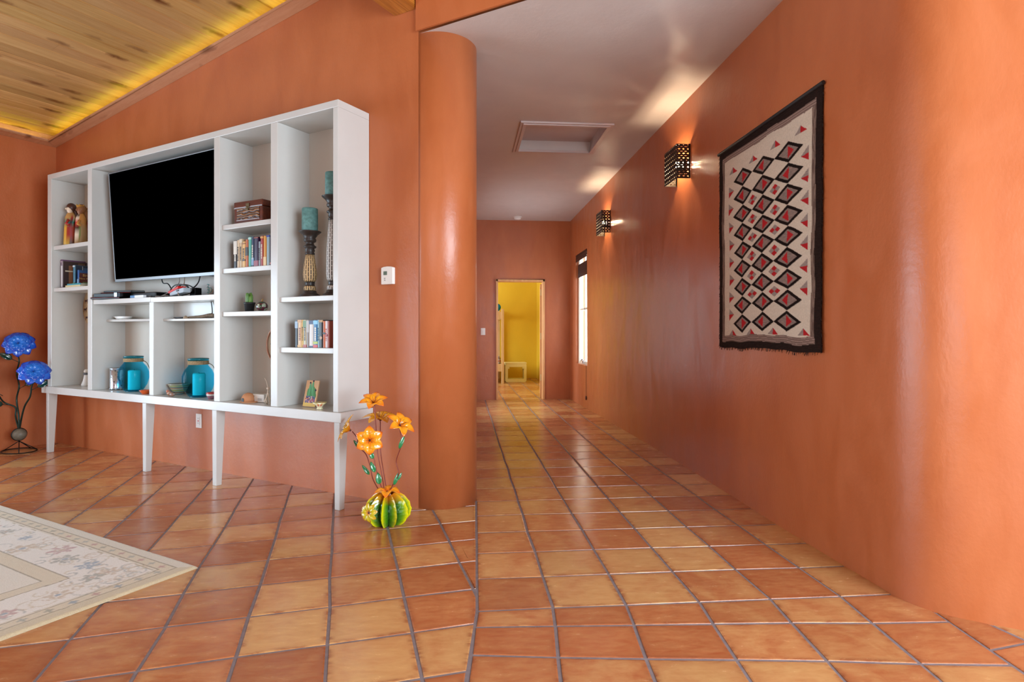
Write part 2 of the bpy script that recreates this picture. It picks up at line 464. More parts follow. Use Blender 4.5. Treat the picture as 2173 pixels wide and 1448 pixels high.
def seamx(j, y):
    x0 = XJ[j]
    if y >= 2.426:
        return x0 + (0.02*(y-2.426) if j == 3 and y < 4.3 else 0)
    return x0 - (.100 if j == 3 else .106) * (2.426 - y)
rows = [2.426]
y = 2.426
while y < 14.9: y += .3135; rows.append(y)
jit = lambda: (random.uniform(-.004, .004), random.uniform(-.004, .004))
def quadgrid(pts):
    for a in range(len(pts)-1):
        for b in range(len(pts[0])-1):
            tile([pts[a][b], pts[a][b+1], pts[a+1][b+1], pts[a+1][b]])
# hall zone
G = []
js = list(range(3, 10))
for y in rows:
    G.append([(seamx(j, y) + jit()[0]*(j != 3), y + jit()[1]) for j in js])
base_row = G[0]
quadgrid(G)
# bedroom floor beyond the hall, wider
G2 = [[(XJ[0] - .315*k + jit()[0], y + jit()[1]) for k in range(6, -1, -1)] + [(XJ[1], y), (XJ[2], y), (XJ[3], y)] for y in rows if y > 9.8]
quadgrid(G2)
# near zone: rows fan out, columns turned six degrees
js = list(range(3, 10))
def rowline(k, x):
    if k == 1: return 2.294 - .063*(x-.06)
    return 2.294 - .063*(x-.06) - (.20 + .055*min(1.9, max(0, x))) - (k-2)*.31 - .0*(x)
NR = 18
G3 = [base_row]
for k in range(1, NR):
    row = []
    for j in js:
        x = XJ[j]
        for _ in range(4): x = seamx(j, rowline(k, x))
        row.append((x + jit()[0], rowline(k, x) + jit()[1]))
    G3.append(row)
quadgrid(G3)
E1 = (-.1975, .9803); E2 = (.9803, .1975)
def lgrid(o1, o2, clips, n1, n2):
    J = {}
    def P(i, k):
        if (i, k) not in J:
            a, b = jit(); J[(i, k)] = (E1[0]*(o1+.308*i)+E2[0]*(o2+.308*k)+a, E1[1]*(o1+.308*i)+E2[1]*(o2+.308*k)+b)
        return J[(i, k)]
    for i in range(*n1):
        for k in range(*n2):
            q = [P(i, k), P(i, k+1), P(i+1, k+1), P(i+1, k)]
            cx = sum(p[0] for p in q)/4; cy = sum(p[1] for p in q)/4
            v = (cx+.288)*NX + (cy-3.866)*NY; u = (cx+.288)*UX + (cy-3.866)*UY
            if v < -.35 or v > 6.8 or u < -5.0 or u > 5.4: continue
            for c in clips:
                q = clip(q, *c)
                if len(q) < 3: break
            if len(q) >= 3: tile(q)
# left of the seam (two half planes)
lgrid(2.573, -.05, [(1, -.02, .06 - .02*2.426), (1, -.100, .06 - .100*2.426)], (-30, 16), (-32, 12))
lgrid(2.48, -.012, [(-1, .106, -(XJ[9] - .106*2.426))], (-26, 4), (2, 22))
fb.box(-7, 7, -6, 15, -.06, -.0035, mi=0)
st(fb.done('floor', ['grout', 'tile'], weld=False, normals=False))

# ------------------------------------------------------------------ shell of the living room
def ceilz(u): return 3.18 + .129 * (u + 4.72)
def hceil(y): return 3.10 - .0072 * max(0, y - 3.5)

b = B(); b.prism([(-4.9, 0), (0, 0), (0, .494), (-4.9, .494)], -.05, lambda x, y: ceilz(x) + .12); st(TB(b, 'wall_front', 'terracotta'))
b = B()
arc = [(0.247*sin(a), .247 - .247*cos(a)) for a in [pi*i/40 for i in range(41)]]
b.prism(arc, -.05, 3.9, smooth=True); st(TB(b, 'wall_column', 'terracotta'))
b = B(); b.box(0, 5.3, -.02, .30, 0, 1, xf=None)
b = B()
b.prism([(0.0, -.015), (2.9, -.015), (2.9, .35), (0.0, .35)], 3.13, lambda x, y: ceilz(x) + .12)
b.prism([(0.0, -.03), (2.9, -.03), (2.9, -.015), (0.0, -.015)], 3.104, lambda x, y: ceilz(x) + .12)
st(TB(b, 'wall_header', 'terracotta'))
# side wall with window, back wall with garden doors and a window
def wall_holes(name, u0, u1, z0, z1, holes, put, mat='terracotta', th=.2):
    """ wall in its own plane with rectangular openings; put(a, d, z) -> (u, -v, z) """
    us = sorted({u0, u1} | {h[0] for h in holes} | {h[1] for h in holes}); zs = sorted({z0, z1} | {h[2] for h in holes} | {h[3] for h in holes})
    b = B()
    for i in range(len(us)-1):
        for k in range(len(zs)-1):
            mu, mz = (us[i]+us[i+1])/2, (zs[k]+zs[k+1])/2
            if any(h[0] < mu < h[1] and h[2] < mz < h[3] for h in holes): continue
            P = [Vector(put(a, d, z)) for z in (zs[k], zs[k+1]) for d in (0, th) for a in (us[i], us[i+1])]
            for q in ((0, 2, 3, 1), (4, 5, 7, 6), (0, 1, 5, 4), (2, 6, 7, 3), (0, 4, 6, 2), (1, 3, 7, 5)): b.face([P[j] for j in q])
    return b
b = wall_holes('x', -.1, 6.8, -.05, 4.8, [(.95, 3.95, .4, 2.7)], lambda a, d, z: (5.0 + d, -a, z)); st(TB(b, 'wall_right', 'terracotta'))
b = wall_holes('x', -.3, 6.8, -.05, 3.6, [(1.5, 6.0, .03, 2.15)], lambda a, d, z: (-4.72 - d, -a, z)); st(TB(b, 'wall_left', 'terracotta'))
b = wall_holes('x', -4.9, 5.2, -.05, 4.8, [(.4, 2.8, .4, 2.3)], lambda a, d, z: (a, -6.5 - d, z)); st(TB(b, 'wall_back', 'terracotta'))
def window(idx, a0, a1, z0, z1, nm, put, mat='white'):
    b = B(); t = .06
    def bar(p0, p1, q0, q1, d0=.05, d1=.11):
        P = [Vector(put(a, d, z)) for z in (q0, q1) for d in (d0, d1) for a in (p0, p1)]
        for q in ((0, 2, 3, 1), (4, 5, 7, 6), (0, 1, 5, 4), (2, 6, 7, 3), (0, 4, 6, 2), (1, 3, 7, 5)): b.face([P[j] for j in q])
    bar(a0, a0+t, z0, z1); bar(a1-t, a1, z0, z1); bar(a0, a1, z0, z0+t); bar(a0, a1, z1-t, z1)
    for i in range(1, nm):
        c = a0 + (a1-a0)*i/nm; bar(c-.035, c+.035, z0, z1)
    root = TB(b, 'window_%d' % idx, mat); st(root)
    b = B(); b.face([put(a0+.02, .08, z0+.02), put(a1-.02, .08, z0+.02), put(a1-.02, .08, z1-.02), put(a0+.02, .08, z1-.02)])
    g = b.done('window_glass', 'pane', parent=root)
window(1, .95, 3.95, .4, 2.7, 2, lambda a, d, z: (5.0 + d, -a, z))
window(2, .4, 2.8, .4, 2.3, 2, lambda a, d, z: (a, -6.5 - d, z))
window(3, 1.5, 6.0, .03, 2.15, 4, lambda a, d, z: (-4.72 - d, -a, z))

# plank ceiling: boards run square to the television wall
b = B()
PW = .133; u = -4.95; k = 0
while u < 5.3:
    seg = [(-.6, random.uniform(1.0, 3.0)), ]
    v0 = -.1; cuts = []
    vv = random.uniform(.6, 2.6)
    while vv < 6.7: cuts.append(vv); vv += random.uniform(1.6, 3.2)
    cuts = [-.25] + cuts + [6.8]
    for a in range(len(cuts)-1):
        t = random.uniform(.80, 1.12); col = (t, t*random.uniform(.94, 1.02), t*random.uniform(.86, 1.02), 1)
        va, vb = cuts[a] + .0006, cuts[a+1] - .0006
        g = .0035
        sec = [(u+.0004, .010), (u+g, .0015), (u+g*2.2, 0), (u+PW-g*2.2-.004, 0), (u+PW-g-.003, .003), (u+PW-.005, .0005), (u+PW-.0004, .004)]
        bc = tuple(min(1.3, x*1.15) for x in col[:3]) + (1,)  # lighter tint for groove and bead faces, a highlight painted into the colour
        for i in range(len(sec)-1):
            (x0, d0), (x1, d1) = sec[i], sec[i+1]
            b.face([(x0, -va, ceilz(x0)+d0), (x1, -va, ceilz(x1)+d1), (x1, -vb, ceilz(x1)+d1), (x0, -vb, ceilz(x0)+d0)], bc if i in (0, 4, 5) else col)
    u += PW
for (a, c) in ((-4.95, 5.3),):
    P = [(a, .25, ceilz(a)+.011), (c, .25, ceilz(c)+.011), (c, -6.8, ceilz(c)+.011), (a, -6.8, ceilz(a)+.011)]
    Q = [(x, y, z+.08) for x, y, z in P]
    b.face(P, (.5, .4, .3, 1)); b.face(Q, (.5, .4, .3, 1))
    for i in range(4): b.face([P[i], P[(i+1) % 4], Q[(i+1) % 4], Q[i]], (.5, .4, .3, 1))
st(TB(b, 'ceiling', 'pine', weld=False))
# cove trim shelf along the two walls, with a lit strip lying on it
def zt(u): return 3.067 + .129 * (u + 4.72)
b = B(); p = .12; t = .024
A = lambda u, v, dz: (u, -v, zt(u) + dz)
def sweep(pts_lo, name):
    pass
u0, u1 = -4.72, -.20
for (v0, v1, d0, d1) in ((0, p, 0, .014), (p-.02, p, 0, t)):
    P = [A(u0+v0, v0, d0), A(u1, v0, d0), A(u1, v1, d0), A(u0+v1, v1, d0)]; Q = [A(u0+v0, v0, d1), A(u1, v0, d1), A(u1, v1, d1), A(u0+v1, v1, d1)]
    b.face(P[::-1]); b.face(Q)
    for i in range(4): b.face([P[i], P[(i+1) % 4], Q[(i+1) % 4], Q[i]])
st(TB(b, 'trim_1', 'pinetrim', bevel=.003))
b = B()
for (a, c, d0, d1) in ((0, p, 0, .014), (p-.02, p, 0, t)):
    z0 = zt(-4.72) + (.129*p if False else 0)
    P = [(-4.72+a, -a, z0+.129*a+d0), (-4.72+c, -c, z0+.129*c+d0), (-4.72+c, -6.5, z0+.129*c+d0), (-4.72+a, -6.5, z0+.129*a+d0)]; Q = [(x, y, z+(d1-d0)) for x, y, z in P]
    b.face(P[::-1]); b.face(Q)
    for i in range(4): b.face([P[i], P[(i+1) % 4], Q[(i+1) % 4], Q[i]])
st(TB(b, 'trim_2', 'pinetrim', bevel=.003))
b = B(); b.face([(-4.712, -6.5, zt(-4.72)+.01), (-4.712, 0, zt(-4.72)+.01), (-4.712, 0, 3.2), (-4.712, -6.5, 3.2)]); st(TB(b, 'glow_backing_1', 'pinetrim', normals=False))  # pine board added above the left trim so the strip's glow bounces yellow
b = B(); b.face([(-4.72, -.008, zt(-4.72)+.01), (-.2, -.008, zt(-.2)+.01), (-.2, -.008, ceilz(-.2)+.01), (-4.72, -.008, ceilz(-4.72)+.01)]); st(TB(b, 'glow_backing_2', 'pinetrim', normals=False))  # same added board on the television wall, there to colour the glow
# strips
def led(name, pts, label, lampspec):
    b = B(); b.tube(pts, .0045, 6); o = TB(b, name, 'led'); tag(o, label, 'light strip', 'yellow strip lights in the ceiling cove')
led('light_strip', [(-4.66, -.05, zt(-4.66)+.021), (-.24, -.05, zt(-.24)+.021)], 'yellow light strip hidden in the cove above the television wall', None)
led('light_strip', [(-4.67, -.07, zt(-4.67)+.021), (-4.67, -6.45, zt(-4.67)+.021)], 'yellow light strip hidden in the cove above the left wall', None)
YL = (.95, .88, .03)
sl = math.atan(.129)
o = area('strip_glow_front', T(-2.45, .055, zt(-2.45)+.03), (pi, 0, TH), 4.4, .03, 2.4, YL); o.rotation_euler = Matrix.Rotation(TH, 4, 'Z').to_euler(); 
mm = Matrix.Rotation(TH, 4, 'Z') @ Matrix.Rotation(-sl, 4, 'Y') @ Matrix.Rotation(pi, 4, 'X'); o.rotation_euler = mm.to_euler()
o = area('strip_glow_left', T(-4.665, 3.3, zt(-4.66)+.03), (pi, 0, TH), .03, 6.3, 3.2, YL); o.rotation_euler = (Matrix.Rotation(TH, 4, 'Z') @ Matrix.Rotation(pi, 4, 'X')).to_euler()
# ceiling beam that meets the wall beside the column
b = B(); b.box(-.199, -.012, -6.5, 0.0, 3.262, 3.86); st(TB(b, 'trim_3', 'beam', bevel=.006))

# ------------------------------------------------------------------ hall
Wpts = [(14.6, 1.835), (12, 1.836), (10.1, 1.839), (9.96, 1.84), (9.47, 1.842), (8.63, 1.853), (7.6, 1.872), (6.4, 1.888), (5.4, 1.893), (4.6, 1.889), (3.9, 1.879), (3.3, 1.867), (2.9, 1.868), (2.442, 1.873)]
c0 = (1.873, 2.442); cc = (1.873, 2.272); pe = T(2.87, .13); c1 = (pe.x, pe.y)
path = [(x, y) for y, x in Wpts]
def wlean(x, y, z):
    if y < 2.45 or y > 9.97: return x
    t = min(1, max(0, z/2.6)); return x*(1-t) + (1.84 + (9.96-y)/(9.96-2.442)*.033)*t
for i in range(1, 17):
    t = i/16; path.append(((1-t)**2*c0[0]+2*t*(1-t)*cc[0]+t*t*c1[0], (1-t)**2*c0[1]+2*t*(1-t)*cc[1]+t*t*c1[1]))
pe = T(5.1, .13); path.append((pe.x, pe.y))
ZT = 4.75
zsr = [-.05, .645, 2.40, 2.6, ZT]
b = B()
for i in range(len(path)-1):
    (xa, ya), (xb, yb) = path[i], path[i+1]
    for k in range(4):
        if abs(ya-9.47) < 1e-6 and abs(yb-8.63) < 1e-6 and k == 1: continue
        b.face([(wlean(xa, ya, zsr[k]), ya, zsr[k]), (wlean(xb, yb, zsr[k]), yb, zsr[k]), (wlean(xb, yb, zsr[k+1]), yb, zsr[k+1]), (wlean(xa, ya, zsr[k+1]), ya, zsr[k+1])], smooth=True)
RX = 1.995
r = .035
# rounded reveal of the window
def rev(p0, p1, inn):    # p0,p1 edge points on the wall face (y,z); inn direction towards the opening centre
    pts = []
    for i in range(7):
        a = pi/2*i/6
        pts.append((r*(1-cos(a)) , r*(1-sin(a))))
    return pts
yA, yB, zA, zB = 8.63, 9.47, .645, 2.40
xA, xB = 1.853, 1.842
for (q0, q1) in (((xA, yA, zA), (xA, yA, zB)), ((xB, yB, zA), (xB, yB, zB)), ((xA, yA, zA), (xB, yB, zA)), ((xA, yA, zB), (xB, yB, zB))):
    b.face([q0, q1, (RX, q1[1], q1[2]), (RX, q0[1], q0[2])])
# outer skin
b.face([(RX+.2, 14.8, -.05), (RX+.2, 9.5, -.05), (RX+.2, 9.5, ZT), (RX+.2, 14.8, ZT)])
b.face([(RX+.2, 8.6, -.05), (RX+.2, 2.3, -.05), (RX+.2, 2.3, ZT), (RX+.2, 8.6, ZT)])
b.face([(RX+.2, 9.5, 2.43), (RX+.2, 8.6, 2.43), (RX+.2, 8.6, ZT), (RX+.2, 9.5, ZT)])
b.face([(RX+.2, 9.5, -.05), (RX+.2, 8.6, -.05), (RX+.2, 8.6, .62), (RX+.2, 9.5, .62)])
for (ya, yb, za, zb) in ((8.6, 9.5, .62, .645), (8.6, 9.5, 2.4, 2.43)):
    b.box(RX-.002, RX+.2, ya, yb, za, zb)
for (ya, yb) in ((8.6, 8.63), (9.47, 9.5)):
    b.box(RX-.002, RX+.2, ya, yb, .62, 2.43)
st(b.done('wall_hall_right', 'terracotta', normals=False))
# window unit in the reveal
b = B()
X0, X1 = 1.90, 1.955
for (ya, yb, za, zb) in ((8.63, 8.68, .645, 2.4), (9.42, 9.47, .645, 2.4), (8.63, 9.47, .645, .69), (8.63, 9.47, 2.35, 2.4), (9.03, 9.07, .69, 2.35), (8.68, 9.42, 1.50, 1.53)):
    b.box(X0, X1, ya, yb, za, zb)
b.box(1.885, 1.90, 9.38, 9.47, .645, 2.4)
w4 = b.done('window_4', plain('cream_window_frame', 'E8DCC4', .5), bevel=.003); st(w4)
b = B(); b.face([(1.93, 8.65, .66), (1.93, 9.45, .66), (1.93, 9.45, 2.38), (1.93, 8.65, 2.38)]); b.done('window_glass', 'pane', parent=w4)
b = B(); b.box(1.87, 1.90, 9.02, 9.10, .66, .70); b.tube([(1.885, 9.06, .70), (1.875, 9.12, .72), (1.875, 9.2, .70)], .012)
b.done('crank_handle', 'silver', parent=w4)
# woven blind: a valance at the wall face and the gathered shade behind it
blind = thing('window_blind', 'dark brown woven blind drawn up at the top of the hall window', 'blind', (1.9, 9.05, 2.1))
BR = plain('woven_brown_slats', '3A1A0C', .6, var=.3, scale=80)
b = B((1.9, 9.05, 2.1))
for i in range(5): b.box(1.838+.003*(i % 2), 1.846+.003*(i % 2), 8.64, 9.46, 2.285+.022*i, 2.305+.022*i)
b.box(1.85, 1.89, 8.64, 9.46, 2.37, 2.395)
b.done('valance', BR, parent=blind)
b = B((1.9, 9.05, 2.1))
for i in range(12): b.box(1.872+.004*(i % 2), 1.880+.004*(i % 2), 8.65, 9.45, 2.03+.018*i, 2.046+.018*i)
b.done('shade_stack', BR, parent=blind)
b = B((1.9, 9.05, 2.1)); b.tube([(1.85, 8.655, 2.3), (1.838, 8.652, 1.2), (1.838, 8.652, .20)], .003, 6)
b.done('pull_cord', BR, parent=blind)
b = B((1.9, 9.05, 2.1)); b.lathe([(.002, .2), (.009, .19), (.012, .16), (.008, .135), (.002, .13)], 12, (1.838, 8.652, 0)); b.done('cord_tassel', BR, parent=blind)

# far wall with the doorway, left wall of the hall
D0, D1, DZ = .563, 1.397, 2.045
b = B()
for (xa, xb, za, zb) in ((-3.0, D0, -.05, 3.3), (D1, 2.3, -.05, 3.3), (D0, D1, DZ, 3.3)): b.box(xa, xb, 9.96, 10.10, za, zb)
st(b.done('wall_hall_end', 'terracotta', weld=False))
b = B()
for (ya, yb, za, zb) in ((4.15, 7.7, -.05, 3.3), (8.9, 9.96, -.05, 3.3), (7.7, 8.9, 2.1, 3.3), (7.7, 8.9, -.05, .4)): b.box(-.10, .04, ya, yb, za, zb)
st(b.done('wall_hall_left', 'terracotta', weld=False))
b = B()
for (ya, yb, za, zb) in ((7.7, 7.76, .4, 2.1), (8.84, 8.9, .4, 2.1), (7.7, 8.9, .4, .46), (7.7, 8.9, 2.04, 2.1), (8.27, 8.33, .4, 2.1)): b.box(-.07, -.02, ya, yb, za, zb)
w5 = st(b.done('window_5', 'white'))
b = B(); b.face([(-.045, 7.72, .42), (-.045, 8.88, .42), (-.045, 8.88, 2.08), (-.045, 7.72, 2.08)]); b.done('window_glass', 'pane', parent=w5)
# door frame and the open leaf
b = B()
for (xa, xb, za, zb) in ((D0, D0+.034, 0, DZ), (D1-.034, D1, 0, DZ), (D0, D1, DZ-.036, DZ)): b.box(xa, xb, 9.93, 10.12, za, zb)
st(b.done('trim_4', 'doorwood', bevel=.004))
b = B(); dm = Matrix.Translation((1.362, 10.125, 0)) @ Matrix.Rotation(-.12, 4, 'Z'); b.box(-.02, .02, 0, .78, .015, 1.985, xf=dm)
door = st(b.done('door_1', 'doorwood', bevel=.003))
for z in (.36, 1.077, 1.84):
    b = B(); b.box(1.338, 1.372, 10.121, 10.126, z-.055, z+.055)
    b.done('hinge', plain('pale_brass', 'D8C898', .4, .5, .3) if 'brs' not in M else M['brs'], parent=door)

# hall ceiling with the recessed attic hatch
hx0, hx1, hy0, hy1 = .575, 1.36, 5.395, 6.20
pl_ = [T(0, .0), T(2.95, .0)]
b = B()
def hc(x, y): return (x, y, hceil(y))
ylow = lambda x: 3.866 - .554*( (x+.288)/.83263 )
xs = [-.3, .04, .575, 1.36, 1.9, 2.35]
for i in range(len(xs)-1):
    xa, xb = xs[i], xs[i+1]
    ys = [None, hy0, hy1, 10.1]
    for k in range(3):
        if xa >= hx0-1e-6 and xb <= hx1+1e-6 and k == 1: continue
        ya0 = ylow(xa) if k == 0 else ys[k]; ya1 = ylow(xb) if k == 0 else ys[k]
        b.face([hc(xa, ya0), hc(xb, ya1), hc(xb, ys[k+1]), hc(xa, ys[k+1])])
        b.face([(x, y, z+.15) for x, y, z in (hc(xa, ya0), hc(xb, ya1), hc(xb, ys[k+1]), hc(xa, ys[k+1]))])
hz = hceil(5.8)
for (q0, q1) in (((hx0, hy0), (hx1, hy0)), ((hx1, hy0), (hx1, hy1)), ((hx1, hy1), (hx0, hy1)), ((hx0, hy1), (hx0, hy0))):
    b.face([hc(*q0), hc(*q1), (q1[0], q1[1], hz+.16), (q0[0], q0[1], hz+.16)])
st(b.done('ceiling_hall', 'hallceil', weld=False, normals=False))
hat = thing('attic_hatch', 'recessed square attic hatch with moulded frame in the hall ceiling', 'hatch', (.9675, 5.8, hz))
b = B((.9675, 5.8, hz)); b.box(hx0, hx1, hy0, hy1, hz+.105, hz+.13); b.done('panel', 'trimwhite', parent=hat)
b = B((.9675, 5.8, hz))
def frame_ring(b, x0, x1, y0, y1, w, z0, z1):
    for (a, c, d, e) in ((x0-w, x1+w, y0-w, y0), (x0-w, x1+w, y1, y1+w), (x0-w, x0, y0, y1), (x1, x1+w, y0, y1)): b.box(a, c, d, e, z0, z1)
frame_ring(b, hx0, hx1, hy0, hy1, .045, hz-.012, hz+.004); frame_ring(b, hx0+.012, hx1-.012, hy0+.012, hy1-.012, .03, hz-.020, hz+.004)
b.done('frame', 'trimwhite', parent=hat, bevel=.003)
sd = thing('smoke_detector', 'small round white smoke detector on the hall ceiling near the far wall', 'smoke detector', (.901, 9.65, hceil(9.65)))
b = B(); b.lathe([(.072, 0), (.072, -.008), (.066, -.012)], 28); b.done('base_plate', 'plastic', parent=sd)
b = B(); b.lathe([(.060, -.012), (.058, -.030), (.048, -.042), (.0, -.045)], 28); b.done('cover', 'plastic', parent=sd)

# bedroom beyond
b = B()
for (xa, xb, ya, yb) in ((-2.7, 1.95, 14.5, 14.6),): b.box(xa, xb, ya, yb, -.05, 2.8)
st(b.done('wall_bedroom_back', 'yellow'))
b = B(); b.box(1.832, 1.834, 10.1, 14.5, -.02, 2.8); st(b.done('wall_bedroom_right', 'yellow'))
b = B(); b.box(-2.7, 1.835, 10.1, 14.6, 2.7, 2.8); st(b.done('ceiling_bedroom', plain('bedroom_ceiling', 'D8CFC0', .8)))
b = wall_holes('x', 10.1, 14.5, -.05, 2.8, [(11.3, 13.1, .7, 2.3)], lambda a, d, z: (-2.5 - d, a, z), th=.05); st(b.done('wall_bedroom_left', 'yellow'))
b = B(); b.box(-2.5, .563, 10.101, 10.106, -.0, 2.7); b.box(1.397, 1.834, 10.101, 10.106, 0, 2.7); b.box(.563, 1.397, 10.101, 10.106, DZ, 2.7); st(b.done('wall_bedroom_front', 'yellow', weld=False))
# cream cube stool
CR = plain('cream_paint', 'E9DFA8', .4)
s_ = thing('stool', 'low cream open-fronted box stool against the yellow wall', 'stool', (1.22, 13.6, 0))
b = B((1.22, 13.6, 0))
def rrect(x0, x1, z0, z1, r, n=6):
    P = []
    for cx, cz, a0 in ((x1-r, z1-r, 0), (x0+r, z1-r, pi/2), (x0+r, z0+r, pi), (x1-r, z0+r, 3*pi/2)):
        for i in range(n+1): P.append((cx+r*cos(a0+pi/2*i/n), cz+r*sin(a0+pi/2*i/n)))
    return P
ou = rrect(.975, 1.465, .0, .42, .035); inn = rrect(1.035, 1.405, .07, .345, .008)
for (ya, yb) in ((13.45, 13.80),):
    n = len(ou)
    for i in range(n):
        j = (i+1) % n
        b.face([(ou[i][0], ya, ou[i][1]), (ou[j][0], ya, ou[j][1]), (inn[j][0], ya, inn[j][1]), (inn[i][0], ya, inn[i][1])])
        b.face([(ou[i][0], yb, ou[i][1]), (ou[j][0], yb, ou[j][1]), (inn[j][0], yb, inn[j][1]), (inn[i][0], yb, inn[i][1])])
        b.face([(ou[i][0], ya, ou[i][1]), (ou[j][0], ya, ou[j][1]), (ou[j][0], yb, ou[j][1]), (ou[i][0], yb, ou[i][1])])
        b.face([(inn[i][0], ya, inn[i][1]), (inn[j][0], ya, inn[j][1]), (inn[j][0], yb, inn[j][1]), (inn[i][0], yb, inn[i][1])])
b.done('body', CR, parent=s_)
b = B((1.22, 13.6, 0)); b.box(.97, 1.47, 13.44, 13.81, .42, .445); b.done('top', CR, parent=s_, bevel=.006)
for x in (1.05, 1.39):
    b = B((1.22, 13.6, 0)); b.box(x-.02, x+.02, 13.46, 13.50, .305, .345); b.done('bracket', CR, parent=s_)
# bunk bed
bed = thing('bunk_bed', 'pale wooden bunk bed seen at the left of the doorway', 'bed', (.45, 13.2, 0))
def bp(name, *bx, m='bedwood', parent=bed, bevel=.004):
    b = B((.45, 13.2, 0))
    for q in bx: b.box(*q)
    return b.done(name, m, parent=parent, bevel=bevel)
for (x, y) in ((.885, 13.02), (.885, 14.40), (-.55, 13.02), (-.55, 14.40)): bp('post', (x-.028, x+.028, y-.04, y+.04, 0, 1.66))
for z in (.27, 1.43):
    bp('side_rail', (.835, .865, 13.02, 14.4, z, z+.17)); bp('end_rail', (-.55, .86, 13.0, 13.04, z, z+.17))
bp('mattress', (-.5, .82, 13.06, 14.36, .28, .37), m=plain('mattress_cloth', '8C8070', .9)); bp('mattress', (-.5, .82, 13.06, 14.36, 1.5, 1.62), m='paper')
BL = plain('bright_blue_cloth', '1479B8', .8, .2, var=.3, scale=12)
b = B(); b.ball((0, 0, 0), .088, 18, 12, sc=(1, .8, 1)); tag(b.done('pillow', BL, loc=(.775, 13.28, 1.71)), 'round blue cushion on the top bunk', 'pillow')
b = B(); b.ball((0, 0, 0), .15, 18, 12, sc=(.8, .6, 1.0)); tag(b.done('pillow', BL, loc=(.70, 13.32, .52)), 'big blue pillow standing on the lower bunk', 'pillow')
def cf(p):
    n = noise.noise(p*22); return hx('7A6A66') if n > .12 else (hx('B8B0A8') if n > -.15 else hx('A03A30'))
b = B(); b.ball((0, 0, 0), .11, 24, 16, sc=(.5, .45, 1.1), colf=cf); tag(b.done('pillow', 'vc', loc=(.80, 13.16, .49)), 'small patterned grey pillow beside the big blue pillow on the lower bunk', 'pillow')

# wall switch on the far wall
def wallplate(name, label, cat, loc, rz, wd, ht):
    r_ = thing(name, label, cat, loc, rz)
    b = B(); b.box(-wd/2, wd/2, -.007, 0, -ht/2, ht/2); b.done('cover_plate', 'plastic', parent=r_, bevel=.002)
    return r_
s = wallplate('light_switch', 'white light switch on the far hall wall left of the doorway', 'light switch', (.343, 9.96, 1.158), 0, .075, .118)
b = B(); b.box(-.017, .017, -.011, -.007, -.033, .033); b.done('rocker', 'plastic', parent=s, bevel=.001)

# ------------------------------------------------------------------ wall lamps
def sconce(yc, zc, xw, label):
    H = .282; L = .29; Dp = .112
    r_ = thing('wall_lamp', label, 'wall lamp', (xw, yc, zc), 0, 'pierced tin wall lamps')
    b = B()
    def plate(p0, p1, s0):
        q = [(*p0, -H/2), (*p1, -H/2), (*p1, H/2), (*p0, H/2)]
        L_ = sqrt((p1[0]-p0[0])**2+(p1[1]-p0[1])**2)
        bl = 1.0 if L_ > .2 else 0.0; c = [(s0, 0, bl, 1), (s0+L_, 0, bl, 1), (s0+L_, H, bl, 1), (s0, H, bl, 1)]
        b.face(q, cols=c)
    plate((0, -L/2), (-Dp, -L/2), .0); plate((-Dp, -L/2), (-Dp, L/2), .0); plate((-Dp, L/2), (0, L/2), .0)
    # make every plate face outwards so the cream side is the inner one
    b.done('shade', 'tin', parent=r_, normals=False)
    b = B()
    e = .004
    for z in (-H/2, H/2-.006):
        b.box(-Dp-e/2, -Dp+e/2, -L/2, L/2, z, z+.006); b.box(-Dp, 0, -L/2-e/2, -L/2+e/2, z, z+.006); b.box(-Dp, 0, L/2-e/2, L/2+e/2, z, z+.006)
    for (x, y) in ((-Dp, -L/2), (-Dp, L/2)): b.box(x-e/2, x+e/2, y-e/2, y+e/2, -H/2, H/2)
    b.box(-.012, 0, -L/2-.006, -L/2, -H/2, H/2); b.box(-.012, 0, L/2, L/2+.006, -H/2, H/2)
    b.done('rim', plain('bronze_rim', '2A1B10', .5, .5, .3), parent=r_)
    b = B(); b.box(-.02, 0, -.05, .05, -.05, .05); b.box(-.06, -.02, -.012, .012, -.045, -.02); b.done('socket', 'iron', parent=r_)
    b = B(); b.ball((-.055, 0, .01), .02, 12, 8, sc=(1, 1, 1.3)); b.done('bulb', 'bulb', parent=r_)
    l = bpy.data.lights.new('bulb_light', 'POINT'); l.energy = 42; l.color = (1, .78, .52); l.shadow_soft_size = .028
    o = bpy.data.objects.new('bulb_light', l); COL.objects.link(o); o.parent = r_; o.location = (-.055, 0, .01)
sconce(4.83, 2.556, 1.863, 'pierced dark tin wall lamp nearest the woven wall hanging')
sconce(7.40, 2.545, 1.852, 'pierced dark tin wall lamp nearest the hall window')

